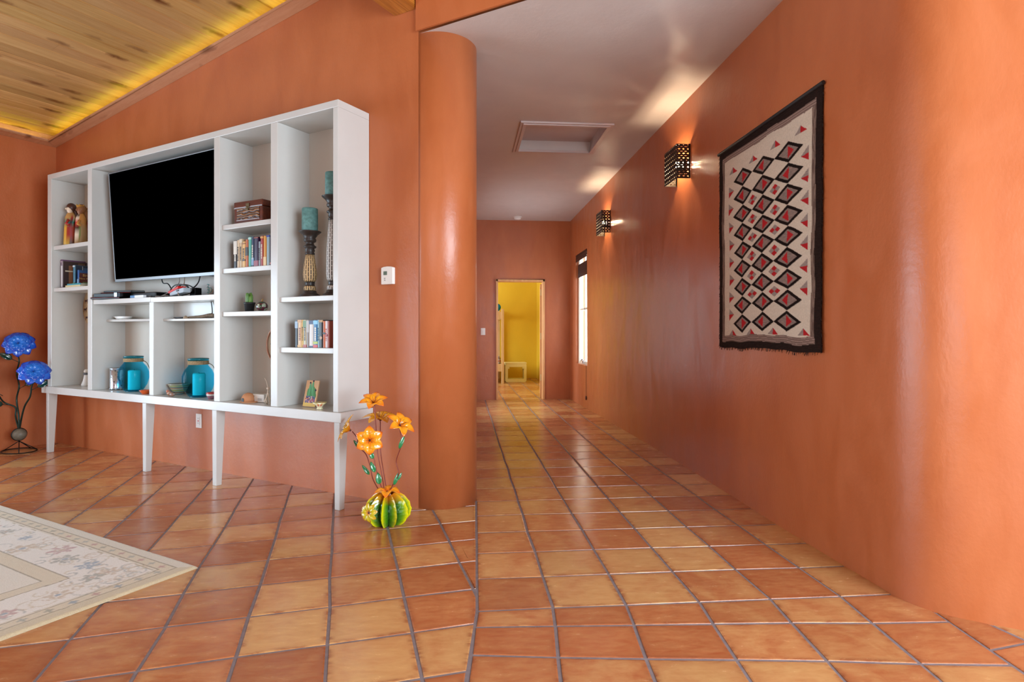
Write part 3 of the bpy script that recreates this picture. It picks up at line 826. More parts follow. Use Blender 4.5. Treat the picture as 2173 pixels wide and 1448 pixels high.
# ------------------------------------------------------------------ woven wall hanging
def tap_color(y, z):
    w_ = noise.noise(Vector((y*6, z*6, 0)))*.006
    yl, yr = 4.112, 2.900
    ed = min(yl-y, y-yr)
    top = 2.44-z; bot = z-1.045 + noise.noise(Vector((y*4, 3, 0)))*.012
    blk = hx('1E1512'); cream = hx('DCCFBB'); red = hx('B4282C'); gr = hx('8A7D76')
    st_ = .5+.5*noise.noise(Vector((y*30, z*160, 0))); stv = .5+.5*noise.noise(Vector((y*160, z*14, 0)))
    def mixc(a, c, t): return tuple(a[i]*(1-t)+c[i]*t for i in range(3))+(1,)
    brown = hx('6E5A50')
    le, re_ = yl-y, y-yr
    t1, t2 = .055+w_, .092+w_*2
    if top < t1 or bot < .042 or le < .048+w_ or re_ < .052+w_: return mixc(blk, hx('3A2A24'), st_*.6)
    if top < t2 or bot < .085: return mixc(brown, hx('9C8478'), 1 if ((top if top < t2 else bot) * 160) % 2 < .9 else .15)
    if le < .085+w_ or re_ < .085+w_: return mixc(hx('5A463E'), hx('A08A7A'), stv if stv > .5 else stv*.5)
    # chains of diamonds
    yy = y + w_*1.2; zz = z + noise.noise(Vector((y*5+9, z*5, 2)))*.005
    pitch = .1213
    for ci, (cy, hw) in enumerate(((3.759, .128), (3.494, .138), (3.214, .150))):
        k = (2.182 - zz)/pitch; kk = round(k)
        if 0 <= kk <= 8:
            dz = (zz - (2.182-kk*pitch)); dy = yy-cy
            m = abs(dy)/hw + abs(dz)/(pitch*.5)
            if m < 1.0:
                if m > .68: return blk
                dr = 1 if (kk+ci) % 2 else -1
                a = dy*dr
                if 0 < a+.005 < .062 and abs(dz) < .034*(1-(a+.005)/.062): return red
                return mixc(hx('6C6260'), hx('A89080'), st_)
    for ci, cy in enumerate((3.626, 3.354)):
        k = (2.182 - zz)/pitch - .5; kk = round(k)
        if 1 <= kk <= 6:
            dz = zz - (2.182-(kk+.5)*pitch); dy = yy-cy
            a = abs(dy)/.064; c = abs(dz)/.033
            if a+c < 1: return red if (c > a) ^ (kk in (3, 6)) else mixc(gr, hx('A8988C'), st_)
    for (cy, sgn) in ((3.893, -1), (3.066, 1)):
        k = (2.182 - zz)/pitch - .5; kk = round(k)
        if 0 <= kk <= 7 and not (kk == 7 and sgn > 0):
            dz = zz - (2.182-(kk+.5)*pitch); dy = (yy-cy)*sgn*-1*-1
            if sgn < 0: dy = (cy+.06)-yy
            else: dy = yy-(cy-.05)
            if 0 < dy < .075 and abs(dz)/.040 + dy/.075 < 1: return red if dz < 0 else mixc(gr, hx('A8988C'), st_)
    for (cy, base, s_) in ((3.893, 2.245, 1), (3.626, 2.245, 1), (3.354, 2.25, 1), (3.09, 2.25, 1), (3.90, 1.128, 0), (3.640, 1.128, 0), (3.37, 1.135, 0), (3.045, 1.135, 0)):
        dz = zz-base; dy = yy-cy
        if 0 < dz < .042 and abs(dy) < .058*(1-dz/.042): return red if dy < .0 else mixc(gr, hx('A8988C'), st_)
    t = .5+.5*noise.noise(Vector((y*3, z*40, 5)))
    return mixc(cream, hx('CBBBA4'), t*.6)
b = B((1.86, 3.505, 1.74))
NYY, NZZ = 260, 400
def wallx(y, z):
    P_ = [p_ for p_ in Wpts]
    for i_ in range(len(P_)-1):
        if P_[i_][0] >= y >= P_[i_+1][0]:
            f_ = (P_[i_][0]-y)/(P_[i_][0]-P_[i_+1][0]); return wlean(P_[i_][1]*(1-f_)+P_[i_+1][1]*f_, y, z)
    return 1.87
def tap_pos(s, t):
    y = 4.112 - s*(4.112-2.900); z = 2.44 - t*(2.44-1.045)
    yo = y + (.018 if s < .5 else -.012)*max(0, (t-.9)*6)*abs(s-.5) + .004*noise.noise(Vector((s*3, t*14, 1)))*(1 if s in (0, 1) else .3)
    zo = z + .008*noise.noise(Vector((s*9, 4, t)))*t - .006*t*sin(s*9)
    x = wallx(y, z) - .007 - .008*abs(noise.noise(Vector((s*3, t*4, 7)))) - .008*t
    return (x, yo, zo)
b.grid(tap_pos, NYY, NZZ, lambda s, t: tap_color(4.112 - s*(4.112-2.900), 2.44 - t*(2.44-1.045)))
hang = b.done('wall_hanging', 'wool', loc=(1.86, 3.505, 1.74), weld=False, normals=False, solid=.008)
tag(hang, 'cream woven wool hanging with red and black diamonds on the orange hall wall', 'wall hanging')
b = B((1.86, 3.505, 1.74))
for i in range(260):
    s, t = random.choice(((0, random.random()), (1, random.random()), (random.random(), 1), (random.random(), 1)))
    p = Vector(tap_pos(s, t)); d = Vector((-.004, (1 if s == 0 else -1 if s == 1 else random.uniform(-.4, .4)) * .012*random.uniform(.4, 1.4), -.014*random.uniform(.1, 1.2)))
    b.tube([p, p+d*.6, p+d+Vector((0, 0, -.004))], .0011, 4)
fr = b.done('fringe', plain('dark_wool_fringe', '221814', .9), parent=hang); fr['kind'] = 'stuff'
b = B((1.86, 3.505, 1.74)); b.tube([(wallx(4.1, 2.4)-.014, 4.125, 2.435), (wallx(2.9, 2.4)-.014, 2.885, 2.442)], .011, 8); b.done('hanging_rod', plain('dark_rod', '1A1210', .7), parent=hang)

# thermostat and outlet on the television wall
th_ = thing('thermostat', 'white thermostat with small grey screen on the wall beside the column', 'thermostat', T(-.245, 0, 1.528), TH)
b = B()
P = [(-.051, -.058), (.051, -.058), (.051, .054), (.03, .060), (0, .062), (-.03, .060), (-.051, .054)]
b.prism(P, 0, .026, xf=Matrix.Rotation(pi/2, 4, 'X')); b.done('case', 'plastic', parent=th_, bevel=.004)
b = B(); b.box(-.028, .002, -.0275, -.025, .004, .029); b.done('display', plain('lcd_grey', '5C6E62', .2), parent=th_)
for z in (-.018, -.030):
    b = B(); b.lathe([(.007, 0), (.006, .002), (0, .0025)], 14, (-.016, -.0262, z), xf=Matrix.Rotation(pi/2, 4, 'X') @ Matrix.Scale(.6, 4, (0, 1, 0))); b.done('button', plain('grey_button', 'A8A8A4', .4) if 'gb' not in M else 0, parent=th_)
ot = wallplate('wall_outlet', 'white wall outlet with red button under the shelving unit', 'outlet', T(-2.31, 0, .402), TH, .075, .118)
b = B(); b.box(-.017, .017, -.010, -.007, -.034, .034); b.done('receptacle', 'plastic', parent=ot, bevel=.001)
b = B(); b.box(-.008, .008, -.0115, -.0095, -.004, .004); b.done('reset_button', plain('red_button', 'C03038', .4), parent=ot)
for z in (-.022, .018):
    for x in (-.0065, .005): b = B(); b.box(x-.0013, x+.0013, -.0103, -.0098, z, z+.009); b.done('slot', 'black', parent=ot)

# ------------------------------------------------------------------ shelving unit
UC = -2.3
unit = thing('shelving_unit', 'large white open shelving unit on tapered legs along the orange wall', 'shelving unit', T(UC, 0, 0), TH)
def sh(name, *bx, label=None, bevel=.003, m='white'):
    b = B((UC, 0, 0))
    for (u0, u1, v0, v1, z0, z1) in bx: b.box(u0, u1, -v1, -v0, z0, z1)
    return b.done(name, m, parent=unit, label=label, bevel=bevel)
VF = .29; ZB = .632; ZTOP = 2.652
sh('base_board', (-4.30, -.385, 0.002, .302, .567, .632))
sh('top_panel', (-4.207, -.422, 0.002, VF, 2.604, ZTOP))
sh('side_panel', (-4.207, -4.135, .002, VF, ZB, 2.604)); sh('side_panel', (-.467, -.422, .002, VF, ZB, 2.604))
for a, c in ((-3.481, -3.414), (-1.689, -1.622), (-1.063, -.995)): sh('partition', (a, c, .002, VF, ZB, 2.604))
sh('back_panel', (-4.14, -3.48, .002, .008, ZB, 2.604), (-3.414, -1.689, .002, .008, ZB, 2.604), (-1.622, -1.063, .002, .008, ZB, 2.604), (-.995, -.467, .002, .008, ZB, 2.604), bevel=0, m=plain('unit_back_paint', 'BDB6AA', .4))
SV = .272
sh('shelf', (-4.135, -3.481, .008, SV, 1.930, 1.968)); sh('shelf', (-4.135, -3.481, .008, SV, 1.533, 1.568))
sh('shelf', (-3.414, -2.531, .008, .277, 1.397, 1.437)); sh('shelf', (-2.531, -1.689, .008, .277, 1.393, 1.434))
sh('partition', (-2.559, -2.501, .008, SV, ZB, 1.395))
sh('small_shelf', (-3.414, -2.559, .008, .170, 1.243, 1.264)); sh('small_shelf', (-2.501, -1.689, .105, .192, 1.240, 1.259))
sh('cable_panel', (-2.501, -1.689, .098, .105, 1.240, 1.393), label='raised white panel behind the small right shelf')
for z0, z1 in ((1.910, 1.945), (1.586, 1.621), (1.266, 1.300)): sh('shelf', (-1.622, -1.063, .008, SV, z0, z1))
for z0, z1 in ((1.356, 1.391), (1.008, 1.045)): sh('shelf', (-.995, -.467, .008, SV, z0, z1))
for (u0, u1) in ((-4.235, -4.185), (-2.625, -2.573), (-1.712, -1.660), (-.459, -.409)):
    b = B((UC, 0, 0))
    b.frus((u0+.006, u1-.002, -.29, -.245), .0, (u0, u1, -.29, -.215), .567)
    b.done('leg', 'white', parent=unit, bevel=.003)

# television
tv = thing('television', 'large black flat television tilted down in the unit', 'television', T(-2.512, .150, 1.60), (math.atan(.057/.966), 0, TH))
W2, HH = .782, .966
b = B(); b.box(-W2, W2, 0.0, .045, 0, HH); b.box(-W2+.2, W2-.2, .045, .07, .15, .7); b.done('cabinet', 'black', parent=tv, bevel=.004)
b = B(); t = .008
for q in ((-W2, W2, 0, .024), (-W2, W2, HH-t, HH), (-W2, -W2+t, 0, HH), (W2-t, W2, 0, HH)): b.box(q[0], q[1], -.008, .004, q[2], q[3])
b.done('bezel', plain('grey_bezel', '7C8084', .38, .5, .5), parent=tv, bevel=.002, label='thin silver frame')
b = B(); b.box(-W2+t, W2-t, -.003, .001, .024, HH-t); b.done('screen', 'screen', parent=tv)
b = B(); b.box(-.2, .2, .07, .082, .25, .6); b.box(-.05, .05, .075, .118, .3, .5); b.done('wall_bracket', 'iron', parent=tv)

# ------------------------------------------------------------------ things on the shelves
def at(name, label, cat, u, v, z, rz=0, group=None): return thing(name, label, cat, T(u, v, z), TH+rz, group)
# carved figures
def figure(u, v, h, w_, label, hair, face, colf, crown=False, rz=0):
    r_ = at('carved_figure', label, 'figurine', u, v, 1.968, rz, 'carved wooden figures')
    prof = [(.98, 0), (1.0, .05), (.95, .25), (.9, .42), (.86, .55), (.80, .66), (.58, .74), (.40, .78), (.30, .80)]
    b = B()
    sx = w_/2; sy = .045
    b.lathe([(r0, z*h) for r0, z in prof], 28, colf=lambda a, z: colf(a, z/h), xf=Matrix.Diagonal((sx, sy, 1, 1)))
    b.done('body', 'vcsemi', parent=r_)
    b = B(); b.ball((-.008, -.004, .865*h), .034, 16, 12, sc=(.8, .85, 1.35), col=face)
    b.ball((-.036, -.006, .862*h), .007, 8, 6, sc=(1.3, .8, 1.6), col=face)
    for s_ in (-1, 1): b.ball((-.030, s_*.012-.004, .885*h), .0035, 6, 5, col=hx('1A120E'))
    b.box(-.036, -.030, -.010, .004, .835*h, .84*h, col=hx('7A2A20')); b.done('head', 'vcsemi', parent=r_)
    b = B()
    b.ball((.004, 0, .90*h), .040, 18, 12, sc=(1.0, .95, 1.1), col=hair)
    b.tube(spline([(.012, 0, .93*h), (.036, .004, .82*h), (.050, .004, .68*h), (.048, 0, .60*h)]), .030, 10, col=hair, r1=.012)
    if crown:
        pass
    b.done('hair', 'vcsemi', parent=r_)
    if crown:
        b = B()
        b.lathe([(.030, .93*h), (.034, .975*h), (.030, .975*h), (.026, .935*h)], 20, c=(-.004, 0, 0), col=hx('B98A3A'), cap=False)
        for i in range(6):
            a = 2*pi*i/6; b.lathe([(.007, .97*h), (.001, 1.01*h)], 6, (-.004+.031*cos(a), .031*sin(a), 0), col=hx('C2953F'))
        b.done('crown', 'vcsemi', parent=r_)
    # painted arms / book plate
    b = B(); b.tube([(-.2*w_, -.034, .60*h), (-.38*w_, -.05, .50*h), (-.15*w_, -.056, .47*h)], .012, 8, col=colf(4.6, .6)); b.done('arm', 'vcsemi', parent=r_)
    return r_
def c1(a, z):
    fr_ = sin(a) < .3; x = cos(a)
    if z < .16: return hx('54402C') if x > -.35 else hx('C49A3C')
    if z < .47:
        if x < -.62 - (z-.2)*.6: return hx('C8952E')
        return hx('9A2A24') if int((a*8)) % 3 else hx('B05038')
    if z < .52: return hx('A02C26')
    if z < .58: return hx('2E9C8C') if int(a*6) % 2 else hx('14120F')
    if z < .72 and -.2 < x < .5: return hx('D8C8A8') if (int(z*60)+int(a*7)) % 3 == 0 else (hx('14120F') if int(a*7) % 2 else hx('A02C26'))
    return hx('B98A50')
def c2(a, z):
    x = cos(a)
    if z < .06: return hx('A07A48')
    if -.45 < x < -.25 and z < .55: return hx('4E7A2C')
    if .44 < z < .47 and x > -.4: return hx('6A6428')
    if x < -.5: return hx('C83A28') if .45 < z < .6 else (hx('D8C8B0') if int(z*30) % 2 else hx('3A2418'))
    if z < .44: return hx('A88A5C')
    return hx('C48A44')
def c3(a, z):
    x = cos(a)
    if z > .6: return hx('3FA08C') if x < .1 else hx('C08A54')
    if .45 < z < .58: return hx('D8C8B0') if int(a*9) % 2 else hx('A02C26')
    if z < .2: return hx('B98A50')
    return hx('B03A34') if int(a*5) % 2 else hx('C49A64')
figure(-3.995, .19, .408, .115, 'carved figure with long brown hair, red skirt and yellow panel, leftmost of the three', hx('4A2A1E'), hx('D8C4AC'), c1, rz=1.3)
figure(-3.862, .165, .385, .105, 'carved bearded figure with gold crown and green-edged tan robe, middle of the three', hx('8A5A30'), hx('8A5A3A'), c2, crown=True, rz=1.4)
figure(-3.850, .075, .415, .105, 'carved dark-haired figure with turquoise collar, behind the crowned one', hx('3A241A'), hx('B07A4A'), c3, rz=1.3)

def book(u0, w_, z, h, vf, dep, hexc, label, bands=(), lean=0, group='', flat=False, marks=True, name='book'):
    r_ = at(name, label, 'book', u0 + w_/2, vf, z, 0, group)
    if lean: r_.rotation_euler = (0, lean, TH)
    b = B(); c = hx(hexc); x0, x1 = -w_/2+.0006, w_/2-.0006; t_ = min(.0025, w_*.12)
    if flat:
        b.box(x0, x1, 0, dep, 0, t_, col=c); b.box(x0, x1, 0, dep, h-t_, h, col=c); b.box(x0, x1, -.001, t_, 0, h, col=c)
    else:
        b.box(x0, x0+t_, 0, dep, 0, h, col=c); b.box(x1-t_, x1, 0, dep, 0, h, col=c)
        n = 8
        for i in range(n):      # rounded spine
            a0 = pi*i/n; a1 = pi*(i+1)/n
            f = lambda a: ((x0+x1)/2 - (x1-x0)/2*cos(a), -.004*sin(a))
            b.face([(*f(a0), 0), (*f(a1), 0), (*f(a1), h), (*f(a0), h)], c, smooth=True)
        for (f0, f1, hc_) in bands: b.box(x0+.0004, x1-.0004, -.0052, -.001, h*f0, h*f1, col=hx(hc_))
        if marks:
            rr = random.Random(int(abs(u0)*1e4)); zz = h*.25
            while zz < h*.72:
                L = rr.uniform(.005, .012); b.box(-w_*.16, w_*.16, -.0058, -.003, zz, zz+L, col=marks if isinstance(marks, tuple) else hx('D8D0C0')); zz += L + rr.uniform(.002, .005)
    b.done('cover', 'vcsemi', parent=r_)
    b = B()
    if flat: b.box(x0+.003, x1-.003, .001, dep-.003, t_, h-t_)
    else: b.box(x0+t_, x1-t_, .001, dep-.004, .003, h-.004)
    b.done('pages', 'paper', parent=r_)
    return r_
dk = hx('2A2420')
GB = 'paperbacks on the upper right shelf'
u = -1.522
for w_, h, c, lab, bands, mk in (
    (.040, .205, '26262A', 'black and white book, leftmost on the shelf under the wooden box', ((.5, .98, 'C8C0B4'),), True),
    (.028, .205, 'C8B090', 'pale tan book between the black-and-white one and the brown one', (), dk),
    (.034, .212, 'B8A080', 'greyish brown book beside the ochre one with a leaf mark', ((.86, .98, 'C8B8A0'),), dk),
    (.038, .190, 'CFA668', 'ochre book with a dark round mark on its spine', ((.25, .32, '5A3A20'), (.9, .95, '8A6030')), dk),
    (.034, .203, 'A85830', 'rust orange book with a black label', ((.42, .72, '2A221E'),), False),
    (.036, .218, '4A9A8C', 'teal green book beside the rust orange one', ((.92, .98, 'A8C8C0'),), False),
    (.030, .218, '24344E', 'navy book with white vertical title', ((.05, .3, '6A8AA8'),), True),
    (.050, .214, '2A1838', 'wide dark purple book with sunset colours at its foot', ((.02, .2, '8A3A4A'), (.95, .99, '7A3A28')), False),
    (.024, .178, '8A949C', 'short grey book beside the wide purple one', (), dk),
    (.034, .216, '96302C', 'red book with gold vertical title', ((.92, .98, 'C09048'),), True),
    (.034, .214, 'C88A2C', 'golden orange book on the shelf under the wooden box', ((.0, .3, 'D8B880'),), False),
    (.038, .216, '8AA0A8', 'silvery blue book with dark blue top', ((.94, 1.0, '24308A'),), False),
    (.034, .210, '2E1830', 'dark plum book, last before the partition', ((.04, .1, 'A8503A'),), False)):
    book(u, w_-.003, 1.622, h, .243, .15, c, lab, bands, 0, GB, marks=mk); u += w_-.002
GE = 'paperbacks on the lower right shelf'
u = -.868
for w_, h, c, lab, bands, mk in (
    (.030, .186, '3E4A54', 'dark grey-blue paperback, leftmost of the lower right shelf', ((.7, .95, '8AA0B4'),), False),
    (.046, .188, 'CDAA7C', 'wide tan paperback with brown title', ((.0, .08, 'C89A50'), (.9, 1.0, 'B88A50')), hx('7A3A20')),
    (.018, .186, 'D0B060', 'thin yellow paperback beside the wide tan one', (), dk),
    (.036, .186, 'B8B098', 'paperback with green top and blue edge', ((.72, .98, '5A7A48'), (.0, .1, 'A8483A')), dk),
    (.030, .186, '857B74', 'grey paperback beside the white and navy one', ((.55, .97, 'A8A098'),), False),
    (.046, .182, 'D0CCC6', 'wide white book with navy ends', ((.86, 1.0, '1A2A58'), (0, .06, '1A2A58')), False),
    (.044, .184, '2A6E9C', 'blue paperback with green and red blocks at its foot', ((.13, .22, 'A8B83C'), (.0, .1, 'C83A3A'), (.85, .98, '7AB8D8')), True),
    (.020, .186, '8AB0BC', 'thin pale blue paperback beside the black one', (), dk),
    (.040, .184, '161616', 'wide black paperback with a round white emblem', ((.92, 1.0, 'A87828'),), False),
    (.026, .178, 'C0602C', 'orange paperback with a small black label', ((.5, .57, '2A2A2A'),), False),
    (.026, .178, 'D8D0D0', 'white paperback with red title, second from the right', ((.42, .5, '8A2A2A'),), hx('B83A3A')),
    (.022, .178, '9A4A38', 'brownish red paperback, rightmost of the lower right shelf', (), False)):
    k = book(u, w_-.003, 1.046, h, .245, .14, c, lab, bands, 0, GE, marks=mk)
    if 'black paperback' in lab:
        b = B(); b.lathe([(.012, 0), (.012, .0008), (0, .0008)], 20, (0, -.005, .065), xf=Matrix.Rotation(pi/2, 4, 'X'), col=hx('C8B8A8')); b.done('emblem', 'vc', parent=k)
    u += w_-.005
# left shelf: large books facing the room
def facing(name_l, u0, u1, z, h, v, hexc, thick, label, spine=None, yaw=0):
    r_ = at('book', label, 'book', (u0+u1)/2, v, z, yaw, 'large books on the left shelf')
    w_ = u1-u0; b = B(); b.box(-w_/2, w_/2, -.002, 0, 0, h, col=hx(hexc)); b.box(-w_/2, w_/2, thick, thick+.002, 0, h, col=hx(hexc)); b.box(-w_/2-.001, -w_/2+.002, -.002, thick+.002, 0, h, col=hx(spine or hexc))
    b.done('cover', 'vcsemi', parent=r_); b = B(); b.box(-w_/2+.002, w_/2-.004, 0, thick, .003, h-.003); b.done('pages', 'paper', parent=r_)
    return r_
GOLD = plain('gold_ink', 'C8A05A', .5)
LB = 'large books on the left shelf'
k = book(-4.130, .030, 1.569, .275, .215, .20, '5E2A5A', 'tall purple book, leftmost on the left shelf', ((.9, .95, 'B89AB0'),), 0, LB, marks=False)
k = book(-4.098, .024, 1.569, .262, .222, .21, '8A7A80', 'tall book with grey-white spine and brown pictured cover beside the purple one', ((.05, .82, 'C8C0C0'),), 0, LB, marks=False)
b = B(); b.box(.0112, .0118, .004, .205, .003, .26, col=hx('3A2420')); b.box(.0116, .0122, .05, .11, .01, .22, col=hx('8A5A3C')); b.box(.0116, .0122, .13, .19, .03, .25, col=hx('6A4A34')); b.box(.0118, .0124, .02, .15, .16, .172, col=hx('C8B8A0')); b.done('cover_picture', 'vcsemi', parent=k)
k = book(-4.030, .038, 1.569, .222, .155, .145, '4A7A90', 'blue and green bird book behind the flat books', ((.02, .25, '5A7A4A'), (.92, .99, 'C8D0D4')), 0, LB, marks=False)
b = B(); b.box(.0185, .0192, .004, .14, .003, .22, col=hx('1C2A40')); b.box(.019, .0196, .01, .05, .003, .06, col=hx('5A7A3A')); b.box(.019, .0196, .06, .066, .08, .215, col=hx('A8B0B8')); b.box(.019, .0196, .07, .138, .17, .20, col=hx('3A5A7A')); b.done('cover_picture', 'vcsemi', parent=k)
k = book(-3.947, .026, 1.569, .172, .155, .135, '2A5A9A', 'small maroon bird guide with gold lettering on its cover', ((.1, .5, '8AA8C8'),), 0, LB, marks=False)
b = B(); b.box(.0125, .0132, .004, .130, .003, .145, col=hx('5E241E')); b.box(.0125, .0132, .004, .130, .145, .170, col=hx('2A5088')); b.box(.013, .0135, .03, .10, .02, .06, col=hx('6A7A4A')); b.done('cover_picture', 'vcsemi', parent=k)
text_mesh('Birds', .034, GOLD, k, (.0138, .065, .122), (pi/2, 0, pi/2)); text_mesh('New Mexico', .026, GOLD, k, (.0138, .068, .092), (pi/2, 0, pi/2))
book(-3.945, .270, 1.569, .017, .258, .09, 'C8B88C', 'cream book lying flat under the teal one', (), 0, 'large books on the left shelf', flat=True)
book(-3.920, .245, 1.5865, .014, .254, .085, '2A8A98', 'teal book lying flat on top of the cream one', (), 0, 'large books on the left shelf', flat=True)

# leaning round plaque in the left bay
dc = thing('round_plaque', 'round tan plaque with brown figures hung at the back of the left bay', 'plaque', T(-3.944, .018, 1.198), (0, 0, TH))
def pc(a, z): return hx('B89870')
b = B(); b.lathe([(.0, -.008), (.185, -.008), (.188, 0), (.185, .008), (0, .008)], 40, xf=Matrix.Rotation(pi/2, 4, 'X'), c=(0, 0, .188), col=hx('B99A72'))
for i in range(10):
    a = 2*pi*i/10 + .1
    for (dx, dz, w_, h_) in ((0, 0, .05, .018), (-.02, -.016, .006, .02), (.018, -.016, .006, .02), (.024, .012, .012, .014)):
        cx_, cz_ = .14*cos(a)+dx, .188+.14*sin(a)+dz
        b.box(cx_-w_/2, cx_+w_/2, -.0095, -.0078, cz_-h_/2, cz_+h_/2, mi=1)
b.done('disc', [plain('tan_hide', 'B99A72', .8, var=.12), plain('brown_paint', '4A2A1C', .8)], parent=dc)
wb = at('figurine', 'small white figurine with grey scarf at the foot of the left bay', 'figurine', -3.925, .09, .632)
b = B(); b.lathe([(.04, 0), (.045, .01), (.03, .05), (.022, .09), (.018, .12)], 20, col=hx('D8D4CC')); b.done('body', 'vcsemi', parent=wb)
b = B(); b.ball((0, 0, .14), .022, 14, 10, col=hx('D8D0C4')); b.done('head', 'vcsemi', parent=wb)
b = B(); b.lathe([(.024, .108), (.03, .116), (.024, .126)], 18, col=hx('5A5A5E')); b.done('scarf', 'vcsemi', parent=wb)

# set-top boxes
rb_ = atan2(-(.27-.34), (-3.0087+3.344))     # yaw of the lower box in the (u,-v) frame
def quadbox(b, P, z0, z1, col=None):
    b.prism(P, z0, z1, col=col)
box1 = at('media_box', 'black media box poking past the shelf edge under the slim player', 'media box', -3.07, .20, 1.437)
a_ = Vector((-3.344, -.335)); c_ = Vector((-3.02, -.262)); e_ = (c_-a_).normalized(); n_ = Vector((-e_.y, e_.x))
P = [a_, c_, c_+n_*.20, a_+n_*.20]
b = B((-3.07, -.20, 0)); b.prism([(p.x, p.y) for p in P], .001, .018); b.prism([(p.x+n_.x*.03, p.y+n_.y*.03) if i < 2 else (p.x, p.y) for i, p in enumerate(P)], .018, .052); b.done('case', 'black', parent=box1, bevel=.004)
b = B((-3.07, -.20, 0)); b.tube([a_.to_3d()+Vector((0, 0, .012))-n_.to_3d()*.0005, c_.to_3d()+Vector((0, 0, .012))-n_.to_3d()*.0005], .0018, 6); b.done('red_trim', plain('dark_red_trim', '7A2028', .3), parent=box1)
b = B((-3.07, -.20, 0)); q = a_.lerp(c_, .82); b.prism([(q.x, q.y-.0), (q.x+e_.x*.03, q.y+e_.y*.03), (q.x+e_.x*.03+n_.x*.03, q.y+e_.y*.03+n_.y*.03), (q.x+n_.x*.03, q.y+n_.y*.03)], .018, .054); b.done('front_window', plain('grey_gloss', '8A9AA8', .15, .5, .6), parent=box1)
box2 = at('media_box', 'wide black receiver box behind the white and blue carton', 'media box', -2.83, .11, 1.437)
b = B(); b.box(-.17, .20, -.07, .06, .001, .052); b.done('case', 'black', parent=box2, bevel=.006)
b = B(); b.box(-.15, .0, -.0715, -.070, .018, .030); b.done('vent', plain('dark_vent', '202226', .5), parent=box2)
box3 = at('media_player', 'slim glossy black player stacked on top of the media boxes', 'media player', -3.10, .16, 1.4895)
b = B(); b.prism([(-.23, -.10), (.12, -.03), (.16, .08), (-.17, .05)], .001, .010); b.prism([(-.21, -.085), (.11, -.02), (.15, .075), (-.16, .045)], .010, .026); b.done('case', 'black', parent=box3, bevel=.004)
b = B(); b.tube([(-.215, -.0985, .0055), (.118, -.0325, .0055)], .0016, 6); b.done('red_trim', plain('red_line', '8A3038', .3), parent=box3)
wbx = at('small_box', 'small white and blue carton lying at the front of the television shelf', 'box', -2.72, .258, 1.437, -.02)
b = B(); b.box(-.058, .075, -.012, .012, .0005, .021, col=hx('D8DEE4')); b.box(-.125, -.058, -.012, .012, .0005, .021, col=hx('2F6C9C')); b.done('carton', 'vcsemi', parent=wbx)

# cables
def cable(pts, r_, hexc, label):
    b = B(); o_ = T(pts[0][0], pts[0][1], pts[0][2])
    off = Vector((pts[0][0], -pts[0][1], pts[0][2]))
    b.tube([Vector((p[0], p[1], p[2])) - off for p in spline([(a, -c, d) for a, c, d in pts], 8)], r_, 8, col=hx(hexc))
    tag(b.done('cable', 'vcsemi', loc=o_, rot=TH), label, 'cable', 'cables on the television shelf')
cable([(-2.72, .08, 1.63), (-2.71, .07, 1.575), (-2.64, .07, 1.565), (-2.56, .09, 1.52), (-2.50, .10, 1.445)], .005, '0C0C0E', 'black cable dropping from the left half of the television to the shelf')
pts = []
for i in range(34):
    a = i*.55; pts.append((-2.35+.11*cos(a)+.01*sin(i*1.7), .13+.03*sin(a*.7), 1.498+.042*sin(a)+.004*sin(i)))
cable(pts, .0045, '101012', 'coiled black cable piled behind the red-labelled power strip')
cable([(-2.17, .08, 1.64), (-2.2, .08, 1.56), (-2.25, .10, 1.51), (-2.34, .13, 1.49), (-2.42, .15, 1.45), (-2.5, .17, 1.443)], .005, '1A1A1C', 'black cable from under the television into the coil')
cable([(-2.33, .12, 1.64), (-2.31, .13, 1.56), (-2.29, .16, 1.52), (-2.24, .225, 1.47), (-2.19, .25, 1.442)], .004, '9A8C80', 'beige cable crossing in front of the power strip')
cable([(-2.40, .12, 1.63), (-2.40, .12, 1.56), (-2.46, .14, 1.50), (-2.55, .16, 1.46), (-2.62, .17, 1.443)], .0035, '7A7470', 'grey cable hanging beside the beige one')
pts = [(-2.74+.030*i+.02*sin(i*2.3), .16+.035*sin(i*1.7), 1.444+.012*abs(sin(i*1.3))) for i in range(14)]
cable(pts, .003, '8A8682', 'tangled grey cable lying in front of the coil')
cable([(-2.25, .03, 1.63), (-2.05, .02, 1.60), (-1.95, .03, 1.56), (-1.98, .05, 1.50), (-2.1, .06, 1.442)], .0035, '8A8C90', 'grey cable looping against the back of the unit')
cable([(-1.98, .115, 1.392), (-1.96, .12, 1.32), (-1.95, .13, 1.266)], .004, '3A3A3C', 'dark cable hanging to the small shelf')
cable([(-1.90, .118, 1.392), (-1.895, .122, 1.33), (-1.90, .13, 1.266)], .0035, '8A7A68', 'brown cable hanging beside the dark one')
ps = at('power_strip', 'white power strip with bright red top among the cables', 'power strip', -2.24, .20, 1.450, -.12)
b = B(); mr = Matrix.Rotation(-.10, 4, 'Y'); b.box(-.13, .10, -.03, .03, .006, .045, col=hx('A8B4BE'), xf=mr); b.done('body', 'vcsemi', parent=ps, bevel=.006)
b = B(); b.box(-.14, .03, -.034, .031, .045, .064, col=hx('C81E1A'), xf=mr @ Matrix.Rotation(-.12, 4, 'Y')); b.done('red_cover', 'vcsemi', parent=ps, bevel=.003)
b = B()
for i in range(5): b.box(-.01+i*.01, -.007+i*.01, -.0315, -.0295, .025, .038, xf=mr)
b.done('vent_slots', 'black', parent=ps)
ad = at('power_adapter', 'black power adapter block right of the power strip', 'adapter', -2.19, .10, 1.436)
b = B(); b.box(-.05, .02, -.03, .03, 0, .075); b.done('block', 'black', parent=ad, bevel=.004)
b = B(); b.box(-.047, -.02, -.0312, -.0300, .045, .072); b.done('label_plate', plain('grey_label', 'A8B8C0', .3), parent=ad)
